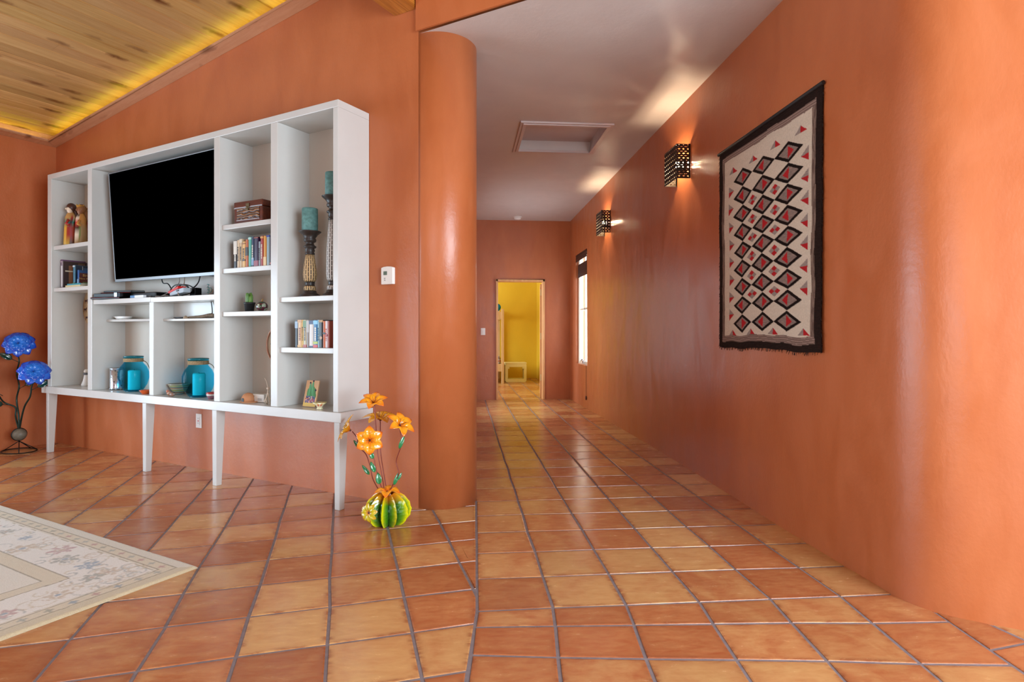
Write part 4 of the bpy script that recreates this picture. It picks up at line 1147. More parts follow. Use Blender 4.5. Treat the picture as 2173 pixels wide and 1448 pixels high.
orn = at('wire_ornament', 'small turquoise wire script ornament at the right end of the television shelf', 'ornament', -2.105, .05, 1.434)
b = B(); b.tube([(-.01, 0, 0), (-.01, 0, .105)], .002, 6)
for i in range(5): b.tube([(-.028, 0, .015+i*.022), (-.012, -.003, .022+i*.022), (.006, 0, .012+i*.022)], .002, 6)
b.tube([(.018+.016*cos(a), 0, .06+.02*sin(a)) for a in [i*.45 for i in range(20)]], .002, 6); b.box(-.03, .03, -.01, .01, 0, .003)
b.done('wirework', plain('turquoise_metal', '2E9C94', .35, .5, .4), parent=orn)

# dishes on small shelves
ds = at('serving_dish', 'shallow white oblong dish on the small left shelf', 'dish', -3.27, .10, 1.264)
b = B(); prof = [(.06, 0), (.075, .004), (.10, .026), (.097, .027), (.07, .007), (0, .006)]
b.lathe(prof, 32, xf=Matrix.Diagonal((1.15, .55, 1, 1))); b.done('bowl', 'plastic', parent=ds)
b = B(); b.box(-.125, -.105, -.025, .025, .020, .026); b.done('handle', 'plastic', parent=ds, bevel=.003)
dp = at('dark_plate', 'flat dark oval plate leaning low on the small right shelf', 'plate', -2.33, .142, 1.259)
b = B(); b.lathe([(.06, .002), (.08, .010), (.078, .014), (.05, .007), (0, .006)], 28, xf=Matrix.Diagonal((1.2, .42, 1, 1))); b.done('dish', plain('dark_pewter', '3C3A3C', .35, .5, .5), parent=dp)
dw = at('driftwood', 'brown driftwood piece lying on the small right shelf', 'driftwood', -2.05, .148, 1.259)
b = B()
b.tube(spline([(-.17, 0, .010), (-.10, .005, .012), (0, -.004, .014), (.08, 0, .022), (.16, .004, .020)]), .009, 8, r1=.016)
b.tube(spline([(0, 0, .014), (.06, .01, .030), (.13, .0, .036)]), .010, 8, r1=.005); b.tube(spline([(-.03, 0, .012), (-.06, -.01, .018), (-.10, -.008, .016)]), .008, 8, r1=.003)
b.done('branch', plain('weathered_branch', '7A6A58', .8, .2, var=.3, scale=60, bump=.5), parent=dw)
cn = at('sea_shell', 'small tan shell beside the dark plate', 'shell', -2.235, .165, 1.259)
b = B(); b.lathe([(.001, .026), (.010, .020), (.018, .010), (.020, .003), (.012, 0)], 14); b.done('shell', plain('tan_shell', 'A08A70', .5, var=.3, scale=90), parent=cn)

# silver pierced holder
sh_ = at('candle_lantern', 'silver pierced tin lantern beside the left aqua jar', 'lantern', -3.275, .15, .634)
PT = NT('silver_pierced'); 
v_ = PT.new('ShaderNodeTexVoronoi'); v_.inputs['Scale'].default_value = 55; PT.lk(PT.coord(), v_.inputs['Vector'])
PT.lk(PT.ramp(v_.outputs['Distance'], [(.2, hx('26282A')), (.35, hx('C4C8CC'))]), PT.p.inputs['Base Color']); PT.p.inputs['Metallic'].default_value = .8; PT.rough(.25)
b = B(); b.lathe([(.055, .012), (.055, .188), (.052, .188), (.052, .014)], 32, cap=False); b.done('pierced_wall', PT.m, parent=sh_)
b = B(); b.lathe([(.0, .008), (.058, .008), (.058, .014), (0, .014)], 32)
for i in range(10):
    a = 2*pi*i/10; b.ball((.054*cos(a), .054*sin(a), .006), .006, 8, 6)
b.done('base', 'silver', parent=sh_)
b = B(); b.lathe([(.054, .184), (.058, .188), (.056, .194), (.051, .190)], 32); b.done('rim', 'silver', parent=sh_)
# aqua jars
def jar(u, v, label, clabel, tall, handle):
    r_ = at('glass_jar', label, 'jar', u, v, .633, 0, 'aqua glass jars')
    h = .312
    b = B(); out = [(.060, .004), (.074, .010), (.104, .06), (.119, .12), (.117, .17), (.100, .215), (.076, .245), (.068, .258), (.068, .285), (.076, .292), (.076, .300)]
    inn_ = [(.071, .300), (.063, .285), (.063, .258), (.071, .243), (.095, .213), (.112, .17), (.114, .12), (.099, .06), (.070, .016), (0, .014)]
    b.lathe([(0, .004)] + out, 40, cap=False); b.done('glass_body', 'aqua', parent=r_)
    b = B(); b.lathe([(.058, 0), (.064, .002), (.062, .008), (.052, .008), (.05, .001)], 36); b.done('foot', plain('dark_aqua_glass', '0E6A78', .1), parent=r_)
    b = B(); b.lathe([(.066, .296), (.077, .298), (.079, .304), (.074, .309), (.066, .307), (.066, .296)], 36, cap=False); b.done('rim', plain('teal_glass_rim', '0F6B76', .08), parent=r_)
    b = B()
    for k in range(4): b.tube([(.0725*cos(a), .0725*sin(a), .262+.0075*k) for a in [2*pi*i/32 for i in range(33)]], .0045, 6)
    b.done('rope_collar', 'rope', parent=r_)
    b = B(); b.tube(spline(handle), .003, 6); b.done('rope_handle', 'rope', parent=r_)
    c = at('candle', clabel, 'candle', u+.01, v, .648)
    b = B(); b.lathe([(.046, 0), (.047, .004), (.047, tall-.012), (.042, tall), (.0, tall-.006)], 28); b.done('wax', plain('pale_turquoise_wax', '6AD8CE', .5, .4), parent=c)
    b = B(); b.tube([(0, 0, tall-.008), (.001, 0, tall+.008)], .0014, 5); b.done('wick', 'black', parent=c)
jar(-2.986, .165, 'round aqua glass jar with rope collar in the left niche', 'pale turquoise candle inside the left aqua jar', .17, [(.060, .047, .27), (.092, .064, .245), (.093, .086, .19)])
jar(-2.070, .165, 'round aqua glass jar with rope collar in the right niche', 'pale turquoise candle inside the right aqua jar', .175, [(.060, .047, .27), (.092, .064, .245), (.093, .086, .19)])
def dish_bowl(name, label, cat, u, v, z, prof, colf, seg=32, xf=None):
    r_ = at(name, label, cat, u, v, z)
    prof = [(p_[0]*(1-k_/8)+q_[0]*k_/8, p_[1]*(1-k_/8)+q_[1]*k_/8) for p_, q_ in zip(prof, prof[1:]) for k_ in range(8)] + [prof[-1]]
    b = B(); b.lathe(prof, seg, colf=colf, xf=xf); b.done('bowl', 'vcgloss', parent=r_)
    return r_
dish_bowl('small_bowl', 'small orange dish in front of the left aqua jar', 'bowl', -2.675, .235, .633, [(.025, 0), (.030, .004), (.050, .030), (.047, .031), (.026, .008), (0, .007)], lambda a, z: hx('D0581C'))
def bc(a, z):
    k = int(z*160) % 6; return (hx('6E7A78'), hx('C8B890'), hx('8A4A38'), hx('5A7A6A'), hx('A8A890'), hx('9A9A44'))[k]
dish_bowl('striped_bowl', 'striped pottery bowl with yellow-green rim left of the right aqua jar', 'bowl', -2.412, .11, .633, [(.030, 0), (.035, .006), (.060, .035), (.085, .085), (.082, .087), (.055, .04), (.03, .012), (0, .010)], bc)
bd = at('bird_ornament', 'small brown clay bird in front of the striped bowl', 'ornament', -2.345, .225, .633)
b = B(); b.ball((-.01, 0, .018), .022, 16, 10, sc=(1.3, .8, .8), col=hx('B07A5A')); b.ball((-.035, 0, .034), .013, 12, 8, col=hx('B8705A')); b.lathe([(.005, 0), (.0005, .014)], 8, (-.046, 0, .034), xf=Matrix.Rotation(-pi/2, 4, 'Y'), col=hx('8A5A3A')); b.done('body', 'vcsemi', parent=bd)
b = B(); b.ball((.032, 0, .026), .014, 12, 8, sc=(1.8, .7, .6), col=hx('4A4440')); b.done('tail', 'vcsemi', parent=bd)
bd = at('bird_ornament', 'small grey-brown clay bird nearer the right aqua jar', 'ornament', -2.272, .255, .633)
b = B(); b.ball((0, 0, .017), .020, 16, 10, sc=(1.5, .8, .8), col=hx('8A6A58')); b.ball((-.030, 0, .028), .011, 12, 8, col=hx('A07A60')); b.done('body', 'vcsemi', parent=bd)
b = B(); b.ball((.034, 0, .022), .011, 12, 8, sc=(1.8, .7, .6), col=hx('5A5048')); b.done('tail', 'vcsemi', parent=bd)
dish_bowl('small_bowl', 'small red and blue painted bowl right of the right aqua jar', 'bowl', -1.845, .20, .633, [(.024, 0), (.030, .006), (.040, .030), (.042, .050), (.039, .051), (.034, .025), (0, .010)], lambda a, z: (hx('B83A38') if z > .038 else (hx('D8D8D4') if z > .024 else (hx('3A7A9A') if int(a*5) % 2 else hx('C04A40')))))

# wooden box with carved panel
wbz = at('wooden_box', 'dark wooden keepsake box with carved front panel', 'box', -1.375, .170, 1.945, .03)
b = B(); b.box(-.150, .150, -.065, .065, 0, .115); b.done('body', 'boxwood', parent=wbz, bevel=.004)
b = B(); b.box(-.153, .153, -.068, .068, .118, .165); b.done('lid', 'boxwood', parent=wbz, bevel=.006)
CP = NT('carved_relief')
wv = CP.new('ShaderNodeTexWave', wave_type='RINGS'); wv.inputs['Scale'].default_value = 9; wv.inputs['Distortion'].default_value = 7; wv.inputs['Detail'].default_value = 2; wv.inputs['Detail Scale'].default_value = 1.6
CP.lk(CP.coord((1, 1, 2)), wv.inputs['Vector']); CP.lk(CP.ramp(wv.outputs['Fac'], [(.4, hx('3E1E10')), (.8, hx('8A5A2C'))]), CP.p.inputs['Base Color']); CP.rough(.45); CP.bump(wv.outputs['Fac'], .6, .01)
b = B(); b.box(-.118, .118, -.0685, -.064, .030, .112); b.done('carved_panel', CP.m, parent=wbz)
b = B(); b.box(-.121, .121, -.0705, -.0675, .025, .030); b.box(-.150, .150, -.0695, -.066, .1145, .1185); b.done('metal_inlay', 'silver', parent=wbz)
b = B(); b.box(-.016, .016, -.074, -.0675, .108, .145); b.ball((0, -.076, .114), .008, 10, 8); b.box(-.009, .009, -.077, -.073, .095, .118); b.done('hasp', plain('aged_brass', '6A6048', .35, .5, .8), parent=wbz, bevel=.001)
# cactus in pot, gourd ball
pc_ = at('potted_cactus', 'green finger cactus in a black pot', 'plant', -1.418, .19, 1.300)
b = B(); b.lathe([(.027, 0), (.030, .002), (.038, .058), (.041, .060), (.041, .070), (.037, .070), (.036, .062), (0, .060)], 28); b.done('pot', plain('black_pot', '17191C', .5), parent=pc_)
rr = random.Random(3)
for i in range(11):
    a = 2*pi*i/11 + rr.uniform(-.2, .2); rad = rr.uniform(.006, .024); h = rr.uniform(.05, .085); x, y_ = rad*cos(a), rad*sin(a)
    b = B(); g = hx(rr.choice(('4E7A34', '5C8A3C', '6A9444')))
    b.lathe([(.006, .060), (.0078, .075), (.0078, .060+h*.7), (.005, .060+h*.93), (0, .060+h)], 12, (x, y_, 0), col=g, rf=lambda a, z: 1+.12*cos(6*a)); b.done('stem', 'vcsemi', parent=pc_)
gb = at('painted_ball', 'dark green and purple painted gourd ornament beside the cactus', 'ornament', -1.267, .20, 1.300)
b = B()
def gc(p):
    n = noise.noise(p*45); return hx('2A4A30') if n > .15 else (hx('5A1E34') if n > -.25 else hx('A8B8A0'))
b.ball((0, 0, .036), .042, 28, 20, sc=(1, 1, .88), colf=gc); b.done('shell', 'vcgloss', parent=gb)
b = B(); b.tube([(0, 0, .070), (.002, 0, .082), (.008, 0, .088)], .004, 8); b.done('stem', plain('ochre_stem', 'A8843A', .6), parent=gb)
# small red wire ornament high on the back panel
ro = at('wire_ring', 'small red wire ring ornament hung high in the second bay from the right', 'ornament', -1.262, .015, 2.203)
b = B(); b.tube([(.035*cos(a), 0, .035*sin(a)) for a in [2*pi*i/28 for i in range(29)]], .003, 6); b.tube([(-.03, 0, .01), (.0, -.004, .0), (-.01, 0, -.033)], .0025, 6); b.done('ring', plain('red_wire', 'A84A40', .4), parent=ro)
# horno, white box, twig figure, clock
ho = at('clay_oven', 'miniature clay oven with arched doorway', 'ornament', -1.418, .20, .633)
b = B()
def hr(a, z): return 1.0
b.lathe([(.047, .005), (.048, .02), (.044, .042), (.030, .060), (.010, .068), (0, .069)], 28); b.done('dome', 'clay', parent=ho)
b = B(); b.lathe([(.0, 0), (.058, 0), (.060, .004), (.055, .007), (0, .007)], 28, xf=Matrix.Diagonal((1.25, .9, 1, 1)), c=(.012, -.004, 0)); b.done('base', 'clay', parent=ho)
b = B(); b.prism([(-.012, .006), (.012, .006), (.012, .022), (.008, .030), (0, .033), (-.008, .030), (-.012, .022)], .035, .0488, xf=Matrix.Rotation(pi/2, 4, 'X')); b.done('doorway', 'black', parent=ho)
wx_ = at('small_box', 'small white box with black and green print beside the clay oven', 'box', -1.355, .15, .633, .10)
b = B(); b.box(-.072, .072, -.03, .03, .001, .058); b.done('carton', plain('white_card', 'D2CCC2', .6), parent=wx_, bevel=.002)
b = B(); b.ball((-.035, -.0295, .043), .014, 16, 8, sc=(1.2, .06, .5), col=hx('2E4A34')); 
for z in (.014, .02, .026): b.box(.01, .05, -.0306, -.0298, z, z+.002, col=hx('3A3A3A'))
b.done('print', 'vc', parent=wx_)
tw = at('twig_figurine', 'pale twig figurine with a raised curved branch beside the partition', 'figurine', -1.178, .22, .633)
PW_ = plain('peeled_twig', 'C8B8A4', .6, var=.15, scale=60)
b = B(); b.tube(spline([(-.008, 0, .0), (-.012, 0, .045), (0, 0, .085), (.004, 0, .105)]), .007, 8, r1=.005); b.tube(spline([(.018, 0, .0), (.014, 0, .04), (.002, 0, .080)]), .006, 8); b.tube([(-.008, 0, .0), (.0, -.03, .02), (.002, 0, .07)], .005, 8); b.done('body', PW_, parent=tw)
b = B(); b.tube(spline([(.002, 0, .10), (-.004, 0, .13), (-.016, 0, .16), (-.036, 0, .185)]), .004, 8, r1=.0015); b.done('antler', PW_, parent=tw)
b = B(); b.ball((.004, 0, .112), .011, 12, 8, sc=(1.4, 1, 1)); b.done('head', PW_, parent=tw)
ck = thing('clock', 'round cream clock with copper rim hung at the back, half hidden by the partition', 'clock', T(-1.283, .020, .897), (0, 0, TH))
rx = Matrix.Rotation(pi/2, 4, 'X'); b = B(); b.lathe([(0, -.010), (.138, -.010), (.142, -.004), (.142, .004), (0, .004)], 48, xf=rx, c=(0, 0, .155)); b.done('face', plain('cream_clock_face', 'C9B89C', .5), parent=ck)
b = B(); b.lathe([(.140, -.012), (.155, -.012), (.157, .006), (.150, .016), (.142, .010), (.139, 0), (.140, -.012)], 48, xf=rx, c=(0, 0, .155), cap=False); b.done('rim', plain('copper_rim', 'A8806A', .3, .5, .5), parent=ck)
INK = plain('clock_ink', '4A3A30', .6)
for n_ in range(1, 13):
    a = pi/2 - 2*pi*n_/12; text_mesh(str(n_), .040, INK, ck, (.105*cos(a), -.0046, .155+.105*sin(a)), (pi/2, 0, 0), 'numeral')
b = B(); b.tube([(0, -.006, .155), (.05, -.006, .19)], .002, 6); b.done('hour_hand', INK, parent=ck)
b = B(); b.tube([(0, -.007, .155), (-.03, -.007, .235)], .0015, 6); b.done('minute_hand', INK, parent=ck)
b = B(); b.tube([(.026*cos(t_)-.0, -.0048, .095+.026*sin(t_)) for t_ in [2*pi*i/24 for i in range(25)]], .001, 5); b.tube([(0, -.005, .095), (.012, -.005, .108)], .001, 5); b.done('small_dial', INK, parent=ck)
# candle holders
def candlestick(u, v, z, h, label, light, clabel, ch, cr):
    r_ = at('candle_holder', label, 'candle holder', u, v, z, 0, 'carved candle holders')
    s = h/.455
    dkc = plain('dark_turned_wood', '2C2420', .4, var=.25, scale=40)
    b = B(); b.lathe([(.076, 0), (.078, .006), (.066, .012), (.070, .018), (.052, .026), (.044, .034), (.046, .042), (.038, .048)], 32); b.done('foot', dkc, parent=r_)
    LT = NT('carved_shaft')
    vo = LT.new('ShaderNodeTexBrick'); vo.inputs['Scale'].default_value = 1.0; vo.inputs['Brick Width'].default_value = .035; vo.inputs['Row Height'].default_value = .0062
    vo.inputs['Mortar Size'].default_value = .0018; vo.inputs['Mortar Smooth'].default_value = .2
    tc = LT.new('ShaderNodeTexCoord'); sx = LT.new('ShaderNodeSeparateXYZ'); LT.lk(tc.outputs['Object'], sx.inputs[0])
    at2 = LT.new('ShaderNodeMath', operation='ARCTAN2'); LT.lk(sx.outputs[1], at2.inputs[0]); LT.lk(sx.outputs[0], at2.inputs[1])
    ml = LT.new('ShaderNodeMath', operation='MULTIPLY'); LT.lk(at2.outputs[0], ml.inputs[0]); ml.inputs[1].default_value = .016
    cb = LT.new('ShaderNodeCombineXYZ'); LT.lk(sx.outputs[2], cb.inputs[0]); LT.lk(ml.outputs[0], cb.inputs[1])
    LT.lk(cb.outputs[0], vo.inputs['Vector'])
    vo.inputs['Color1'].default_value = hx('2C201A'); vo.inputs['Color2'].default_value = hx('3A2A20'); vo.inputs['Mortar'].default_value = hx(light)
    vo.inputs['Mortar Size'].default_value = .0021
    LT.lk(vo.outputs['Color'], LT.p.inputs['Base Color']); LT.rough(.6)
    b = B(); b.lathe([(.037, .048), (.041, .056), (.041, .072), (.034, .080)], 32); b.done('lower_collar', LT.m, parent=r_)
    b = B(); b.lathe([(.030, .080), (.034, .088), (.030, .096), (.036, .102), (.028, .110)], 32); b.done('lower_ring', dkc, parent=r_)
    z1 = h - .165
    b = B(); b.lathe([(.034, .110), (.042, .122), (.047, .160), (.044, .110+(z1-.11)*.5), (.036, .110+(z1-.11)*.78), (.030, z1)], 36); b.done('shaft', LT.m, parent=r_)
    b = B(); pr = [(.030, z1), (.034, z1+.010), (.028, z1+.018), (.034, z1+.030), (.030, z1+.045), (.042, z1+.052), (.044, z1+.060), (.030, z1+.070), (.026, z1+.085), (.040, z1+.092), (.044, z1+.105), (.038, z1+.118), (.052, z1+.140), (.074, z1+.158), (.077, z1+.163), (.072, z1+.165), (0, z1+.163)]
    b.lathe(pr, 36); b.done('cup', dkc, parent=r_)
    c = at('candle', clabel, 'candle', u, v, z+h, 0, 'thick teal candles')
    b = B(); b.lathe([(cr-.002, 0), (cr, .003), (cr, ch-.004), (cr-.004, ch), (cr-.015, ch-.004), (0, ch-.006)], 32); b.done('wax', plain('mottled_teal_wax', '5C8682', .6, .3, var=.28, scale=45), parent=c)
    b = B(); b.tube([(0, 0, ch-.008), (0, 0, ch+.004)], .0014, 5); b.done('wick', 'black', parent=c)
candlestick(-.832, .15, 1.391, .462, 'shorter turned candle holder with carved tan shaft', 'C8A878', 'mottled teal candle on the shorter holder', .160, .054)
candlestick(-.635, .125, 1.391, .690, 'taller turned candle holder with whitened shaft by the right side panel', 'D0CEC8', 'mottled teal candle on the taller holder', .162, .053)

# painted tile and small footed bowl
pt = thing('painted_tile', 'tan painted cactus picture leaning in the lower right bay', 'picture', T(-.800, .195, .636), (R_(-13), 0, TH))
b = B(); b.box(-.055, .065, 0, .008, 0, .182); b.done('board', plain('tan_board', 'C89A6C', .6), parent=pt)
b = B()
cact = [(-.015, .115, .012, .05), (.008, .125, .011, .055), (-.03, .095, .008, .03), (.035, .095, .010, .035), (.022, .10, .010, .04), (.0, .09, .014, .04), (.04, .075, .012, .02)]
for (x, z, rx_, rz_) in cact: b.ball((x+.004, -.0006, z), 1, 14, 10, sc=(rx_, .0015, rz_), col=hx(random.choice(('3E7A44', '4E8A54', '5A9A6A'))))
for (x, z) in ((-.015, .165), (.012, .178), (.045, .115)): b.ball((x, -.001, z), 1, 10, 8, sc=(.008, .002, .006), col=hx('3A2440'))
for i in range(36):
    x = -.035+.018*(i % 6)*.85+random.uniform(-.004, .004); z = .030+.008*(i//6)
    b.ball((x+.004, -.0008, z), 1, 8, 6, sc=(.007, .0018, .004), col=hx(random.choice(('4A5A9A', 'A84A5A', '3A3A6A', 'C8A0B0', '7A5A9A'))))
b.box(-.053, .063, -.0006, 0, .002, .028, col=hx('D8B860')); b.done('painting', 'vc', parent=pt)
fbw = at('footed_bowl', 'tiny footed bowl with star-shaped flowered rim in front of the picture', 'bowl', -.645, .235, .633)
b = B(); b.lathe([(.020, 0), (.022, .004), (.016, .014), (.030, .028), (.046, .045), (.043, .046), (.026, .030), (0, .022)], 32, colf=lambda a, z: hx('C83A2C') if (int(a*3) % 2 and .015 < z < .035) else (hx('D8CC8C') if z > .04 else hx('E0D8B0')), rf=lambda a, z: 1+(.16*cos(5*a) if z > .035 else 0)); b.done('bowl', 'vcgloss', parent=fbw)

# ------------------------------------------------------------------ metal flowers
def petal(b, base, d, up, L, W, c0_, c1_, c2_, curl=.25, notch=0):
    """ curved leaf-shaped sheet from base along direction d, rising towards up """
    d = d.normalized(); s_ = d.cross(up).normalized(); up2 = s_.cross(d).normalized()
    def f(i, j):
        t_ = i; x = (j-.5)*2
        wd = W*.5*(max(0, sin(pi*t_**.8))**.62 + .03 if not notch else (.30+.70*sin(pi*.5*min(1, t_/.65)))*(sqrt(max(.02, 1-((t_-.65)/.35)**2)) if t_ > .65 else 1))
        return base + d*L*t_ + s_*x*wd + up2*(L*curl*sin(t_*pi*.9)*.6 - L*curl*.9*t_*t_ + abs(x)*wd*.35)
    def cf_(i, j):
        if i < .35: t_ = i/.35; return tuple(c0_[k]*(1-t_)+c1_[k]*t_ for k in range(3))+(1,)
        t_ = max(0, (i-.7)/.3); return tuple(c1_[k]*(1-t_)+c2_[k]*t_ for k in range(3))+(1,)
    b.grid(f, 8, 4, cf_)
def flower(root, c, nrm, n, L, W, cols, lift=.45, spin=0, stamens=True, mat='vcgloss', layers=1, notch=0):
    nrm = Vector(nrm).normalized(); a_ = nrm.cross(Vector((0, 0, 1)))
    if a_.length < .1: a_ = nrm.cross(Vector((1, 0, 0)))
    a_.normalize(); b_ = nrm.cross(a_); c = Vector(c)
    for ly in range(layers):
        for i in range(n):
            an = 2*pi*i/n + spin + ly*pi/n
            d = (a_*cos(an) + b_*sin(an)) + nrm*(lift + .35*ly)
            b = B(); LL = L*(1-.22*ly)
            petal(b, c + nrm*(.002*ly), d, nrm, LL, W*(1-.1*ly), *cols, notch=notch)
            b.done('petal', mat, parent=root, weld=False, normals=False, solid=.0012)
    b = B()
    if stamens:
        for i in range(5):
            an = 2*pi*i/5; d = (a_*cos(an)+b_*sin(an))*.35 + nrm
            b.tube([c, c+d*L*.3, c+d*L*.5+(a_*cos(an)+b_*sin(an))*L*.06], .0011, 5)
    b.ball(c + nrm*.003, .007, 10, 8); b.done('stamens' if stamens else 'flower_centre', plain('dark_wire', '4A2014', .4) if 'dw' not in M else M['dw'], parent=root)
OR = (hx('DC4A14'), hx('F2A01C'), hx('E2601C')); OR2 = (hx('C85A14'), hx('E0A01A'), hx('D08C1A'))
cf0 = T(.03, .335)
RT = thing('cactus_flower_sculpture', 'painted metal green cactus with orange lilies on the floor by the column', 'sculpture', cf0, TH)
# ribbed cactus body
b = B(); NR_ = 10; R0 = .140; HC = .190
def cprof(t_): # t 0 bottom .. 1 top
    return sqrt(max(0, 1-((t_-.38)/.66)**2)) if t_ > .38 else (1-.35*((.38-t_)/.38)**2)
SEG = NR_*8
for k in range(14):
    for i in range(SEG):
        def P_(ii, kk):
            a = 2*pi*ii/SEG + .14; t_ = kk/14
            ph = (ii % 8)/8; tri = 1-abs(ph*2-1)     # 0 at ridge, 1 in valley
            rad = R0*cprof(t_)*(1-.40*tri**.8)
            rad *= 1 + .02*sin(kk*2.1+ii)
            return Vector((rad*cos(a), rad*sin(a), HC*t_*(1-.10*tri*t_) + .002)), tri
        q = [P_(i, k), P_(i+1, k), P_(i+1, k+1), P_(i, k+1)]
        def cc_(tri, t_):
            y_, g_, dg = hx('E2D808'), hx('4E8A14'), hx('1E4A10')
            m = min(1, tri*3.2); c = tuple(y_[x]*(1-m)+g_[x]*m for x in range(3))
            m = max(0, (tri-.4)/.6); c = tuple(c[x]*(1-m)+dg[x]*m for x in range(3))
            m = max(0, (t_-.72)/.28)*.8; return tuple(c[x]*(1-m)+(hx('E07818'))[x]*m for x in range(3))+(1,)
        b.face([x[0] for x in q], cols=[cc_(x[1], (k+(0, 0, 1, 1)[n])/14) for n, x in enumerate(q)], smooth=False)
b.done('cactus_body', 'vcgloss', parent=RT, weld=True)
flower(RT, (0.01, -.015, HC+.004), (.05, -.12, 1), 5, .080, .060, OR, .16, .5, False)
flower(RT, (-.020, -.138, .100), (.15, -.95, .1), 8, .056, .030, (hx('C83A3A'), hx('C8B420'), hx('C88A28')), .15, .2, False, notch=1)
RS = plain('red_brown_stem', '7A3020', .35, .5, .3)
GL = hx('1E7A44')
def stem(root, pts, r_=.003, m=RS):
    b = B(); b.tube(spline(pts), r_, 8); b.done('stem', m, parent=root)
def leaf(root, p, d, L, W, col=GL, mat='vcgloss', up=(.65, -.76, .2)):
    d = Vector((d[0]*.76, d[0]*.65, d[2])) if root is RT else Vector(d)
    b = B(); petal(b, Vector(p), d, Vector(up), L, W, col, col, tuple(x*.7 for x in col[:3])+(1,), .12); b.done('leaf', mat, parent=root, weld=False, normals=False, solid=.001)
# coordinates in the sculpture's frame (x along the wall, y into it); heights above the floor
fl_ = [((-.093, -.02, .712), (.30, -.40, .9), 6, .082, .046, OR, .55, .3),
       ((-.120, .07, .600), (.1, -.15, 1), 6, .100, .050, OR2, .35, .0),
       ((-.300, .0, .535), (-.70, -.75, .55), 6, .092, .042, OR2, .55, .4),
       ((-.097, -.05, .500), (.62, -.76, .12), 6, .078, .056, OR, .28, .55),
       ((.088, .0, .592), (.75, -.15, .75), 6, .085, .044, OR, .40, .2)]
for c, nr, n, L, W, cl_, lf, sp_ in fl_: flower(RT, c, nr, n, L*1.12, W*1.3, cl_, lf, sp_)
B0 = (-.01, 0, .17)
stem(RT, [(-.02, 0, .17), (-.03, -.02, .30), (-.07, -.01, .42), (-.075, -.02, .58), (-.088, -.018, .71)])
stem(RT, [(-.03, .03, .17), (-.06, .03, .30), (-.10, .05, .42), (-.12, .07, .595)])
stem(RT, [(-.05, 0, .17), (-.115, 0, .25), (-.14, 0, .33), (-.175, 0, .40), (-.235, 0, .44), (-.245, 0, .49), (-.285, 0, .53)])
stem(RT, [(-.02, -.01, .17), (-.04, -.03, .26), (-.06, -.04, .35), (-.080, -.04, .42), (-.095, -.045, .495)])
stem(RT, [(.005, 0, .17), (.045, 0, .25), (.085, 0, .31), (.065, 0, .38), (.095, 0, .46), (.105, 0, .51), (.09, 0, .585)])
for p, d, L, W in (((-.135, -.01, .28), (-.55, -.3, .75), .075, .022), ((-.205, -.01, .425), (-.5, -.2, .7), .075, .022), ((-.035, -.035, .24), (-.1, -.3, .8), .07, .034), ((-.06, -.045, .31), (-.35, -.2, .9), .07, .026),
                   ((-.075, -.045, .39), (-.3, -.3, .8), .05, .026), ((.055, -.01, .24), (.35, -.2, .9), .08, .022), ((.095, -.01, .46), (.35, -.2, .9), .085, .022), ((.075, -.0, .27), (.45, 0, .8), .05, .016)): leaf(RT, p, d, L, W)

# blue flower sculpture in the left corner
BLU = (hx('0A2EA0'), hx('0E6CD8'), hx('0A2FB0'))
RB = thing('blue_flower_sculpture', 'blue metal flowers on green stems with stone ball and wire ring base', 'sculpture', T(-4.50, .40), TH)
IR = M['iron']
b = B(); b.tube([(.17*cos(a), .13*sin(a), .006) for a in [2*pi*i/40 for i in range(41)]], .005, 8)
b.done('base_ring', IR, parent=RB)
for (x, y_) in ((.15, -.06), (-.15, -.06), (.06, .12), (-.07, .12)):
    b = B(); b.tube([(-.065*.0, 0, .10), (x, y_, .008)], .004, 8); b.done('base_leg', IR, parent=RB)
b = B(); b.ball((-.0, 0, .165), .062, 28, 20, sc=(1.12, .95, .93)); b.done('stone_ball', 'stone', parent=RB, label='speckled grey stone ball')
b = B(); b.tube([(.002, .062*cos(a), .165+.060*sin(a)) for a in [2*pi*i/28 for i in range(29)]], .004, 6); b.done('band', IR, parent=RB)
GS = plain('dark_green_metal', '1E3A34', .35, .5, .5, var=.3, scale=30)
st_l = [[(.0, 0, .22), (-.01, 0, .35), (-.05, 0, .50), (.0, 0, .63), (-.05, 0, .75), (.0, 0, .86), (-.01, 0, .93), (.07, 0, 1.00)],
        [(.01, 0, .22), (.06, 0, .35), (.12, 0, .45), (.22, 0, .54), (.25, 0, .63), (.30, 0, .70), (.345, 0, .745)],
        [(-.01, 0, .22), (-.07, 0, .33), (-.08, 0, .42), (-.11, -.08, .48), (-.06, -.16, .60), (-.06, -.24, .70)]]
for s_ in st_l:
    b = B(); b.tube(spline(s_), .0085, 8, r1=.006); b.done('stem', GS, parent=RB)
for c, nr, sp_ in (((.055, -.02, 1.035), (.78, -.35, .42), .1), ((.355, -.02, .775), (.8, -.25, .5), .5), ((-.06, -.27, .74), (.7, -.6, .4), .2)):
    flower(RB, c, nr, 9, .130, .088, BLU, .10, sp_, False, layers=2, notch=1)
    flower(RB, Vector(c)+Vector((0, -.012, .006)), nr, 8, .080, .055, (hx('0A1E80'), hx('1478E0'), hx('1060D0')), .7, sp_+.3, False, notch=1)
LG = hx('123A32')
for p, d in (((-.01, 0, .60), (.2, .6, .42)), ((.24, 0, .60), (.2, .6, .38)), ((-.01, 0, .86), (-.2, -.6, .4)), ((-.07, -.10, .54), (-.2, -.5, .5)), ((-.09, -.05, .45), (.0, -.55, .1))):
    d = Vector(d); p = Vector(p); b = B(); b.tube([p, p+d*.08], .003, 6); b.done('twig', GS, parent=RB)
    leaf(RB, p+d*.075, d, .11, .055, LG, up=(.9, -.35, .2))

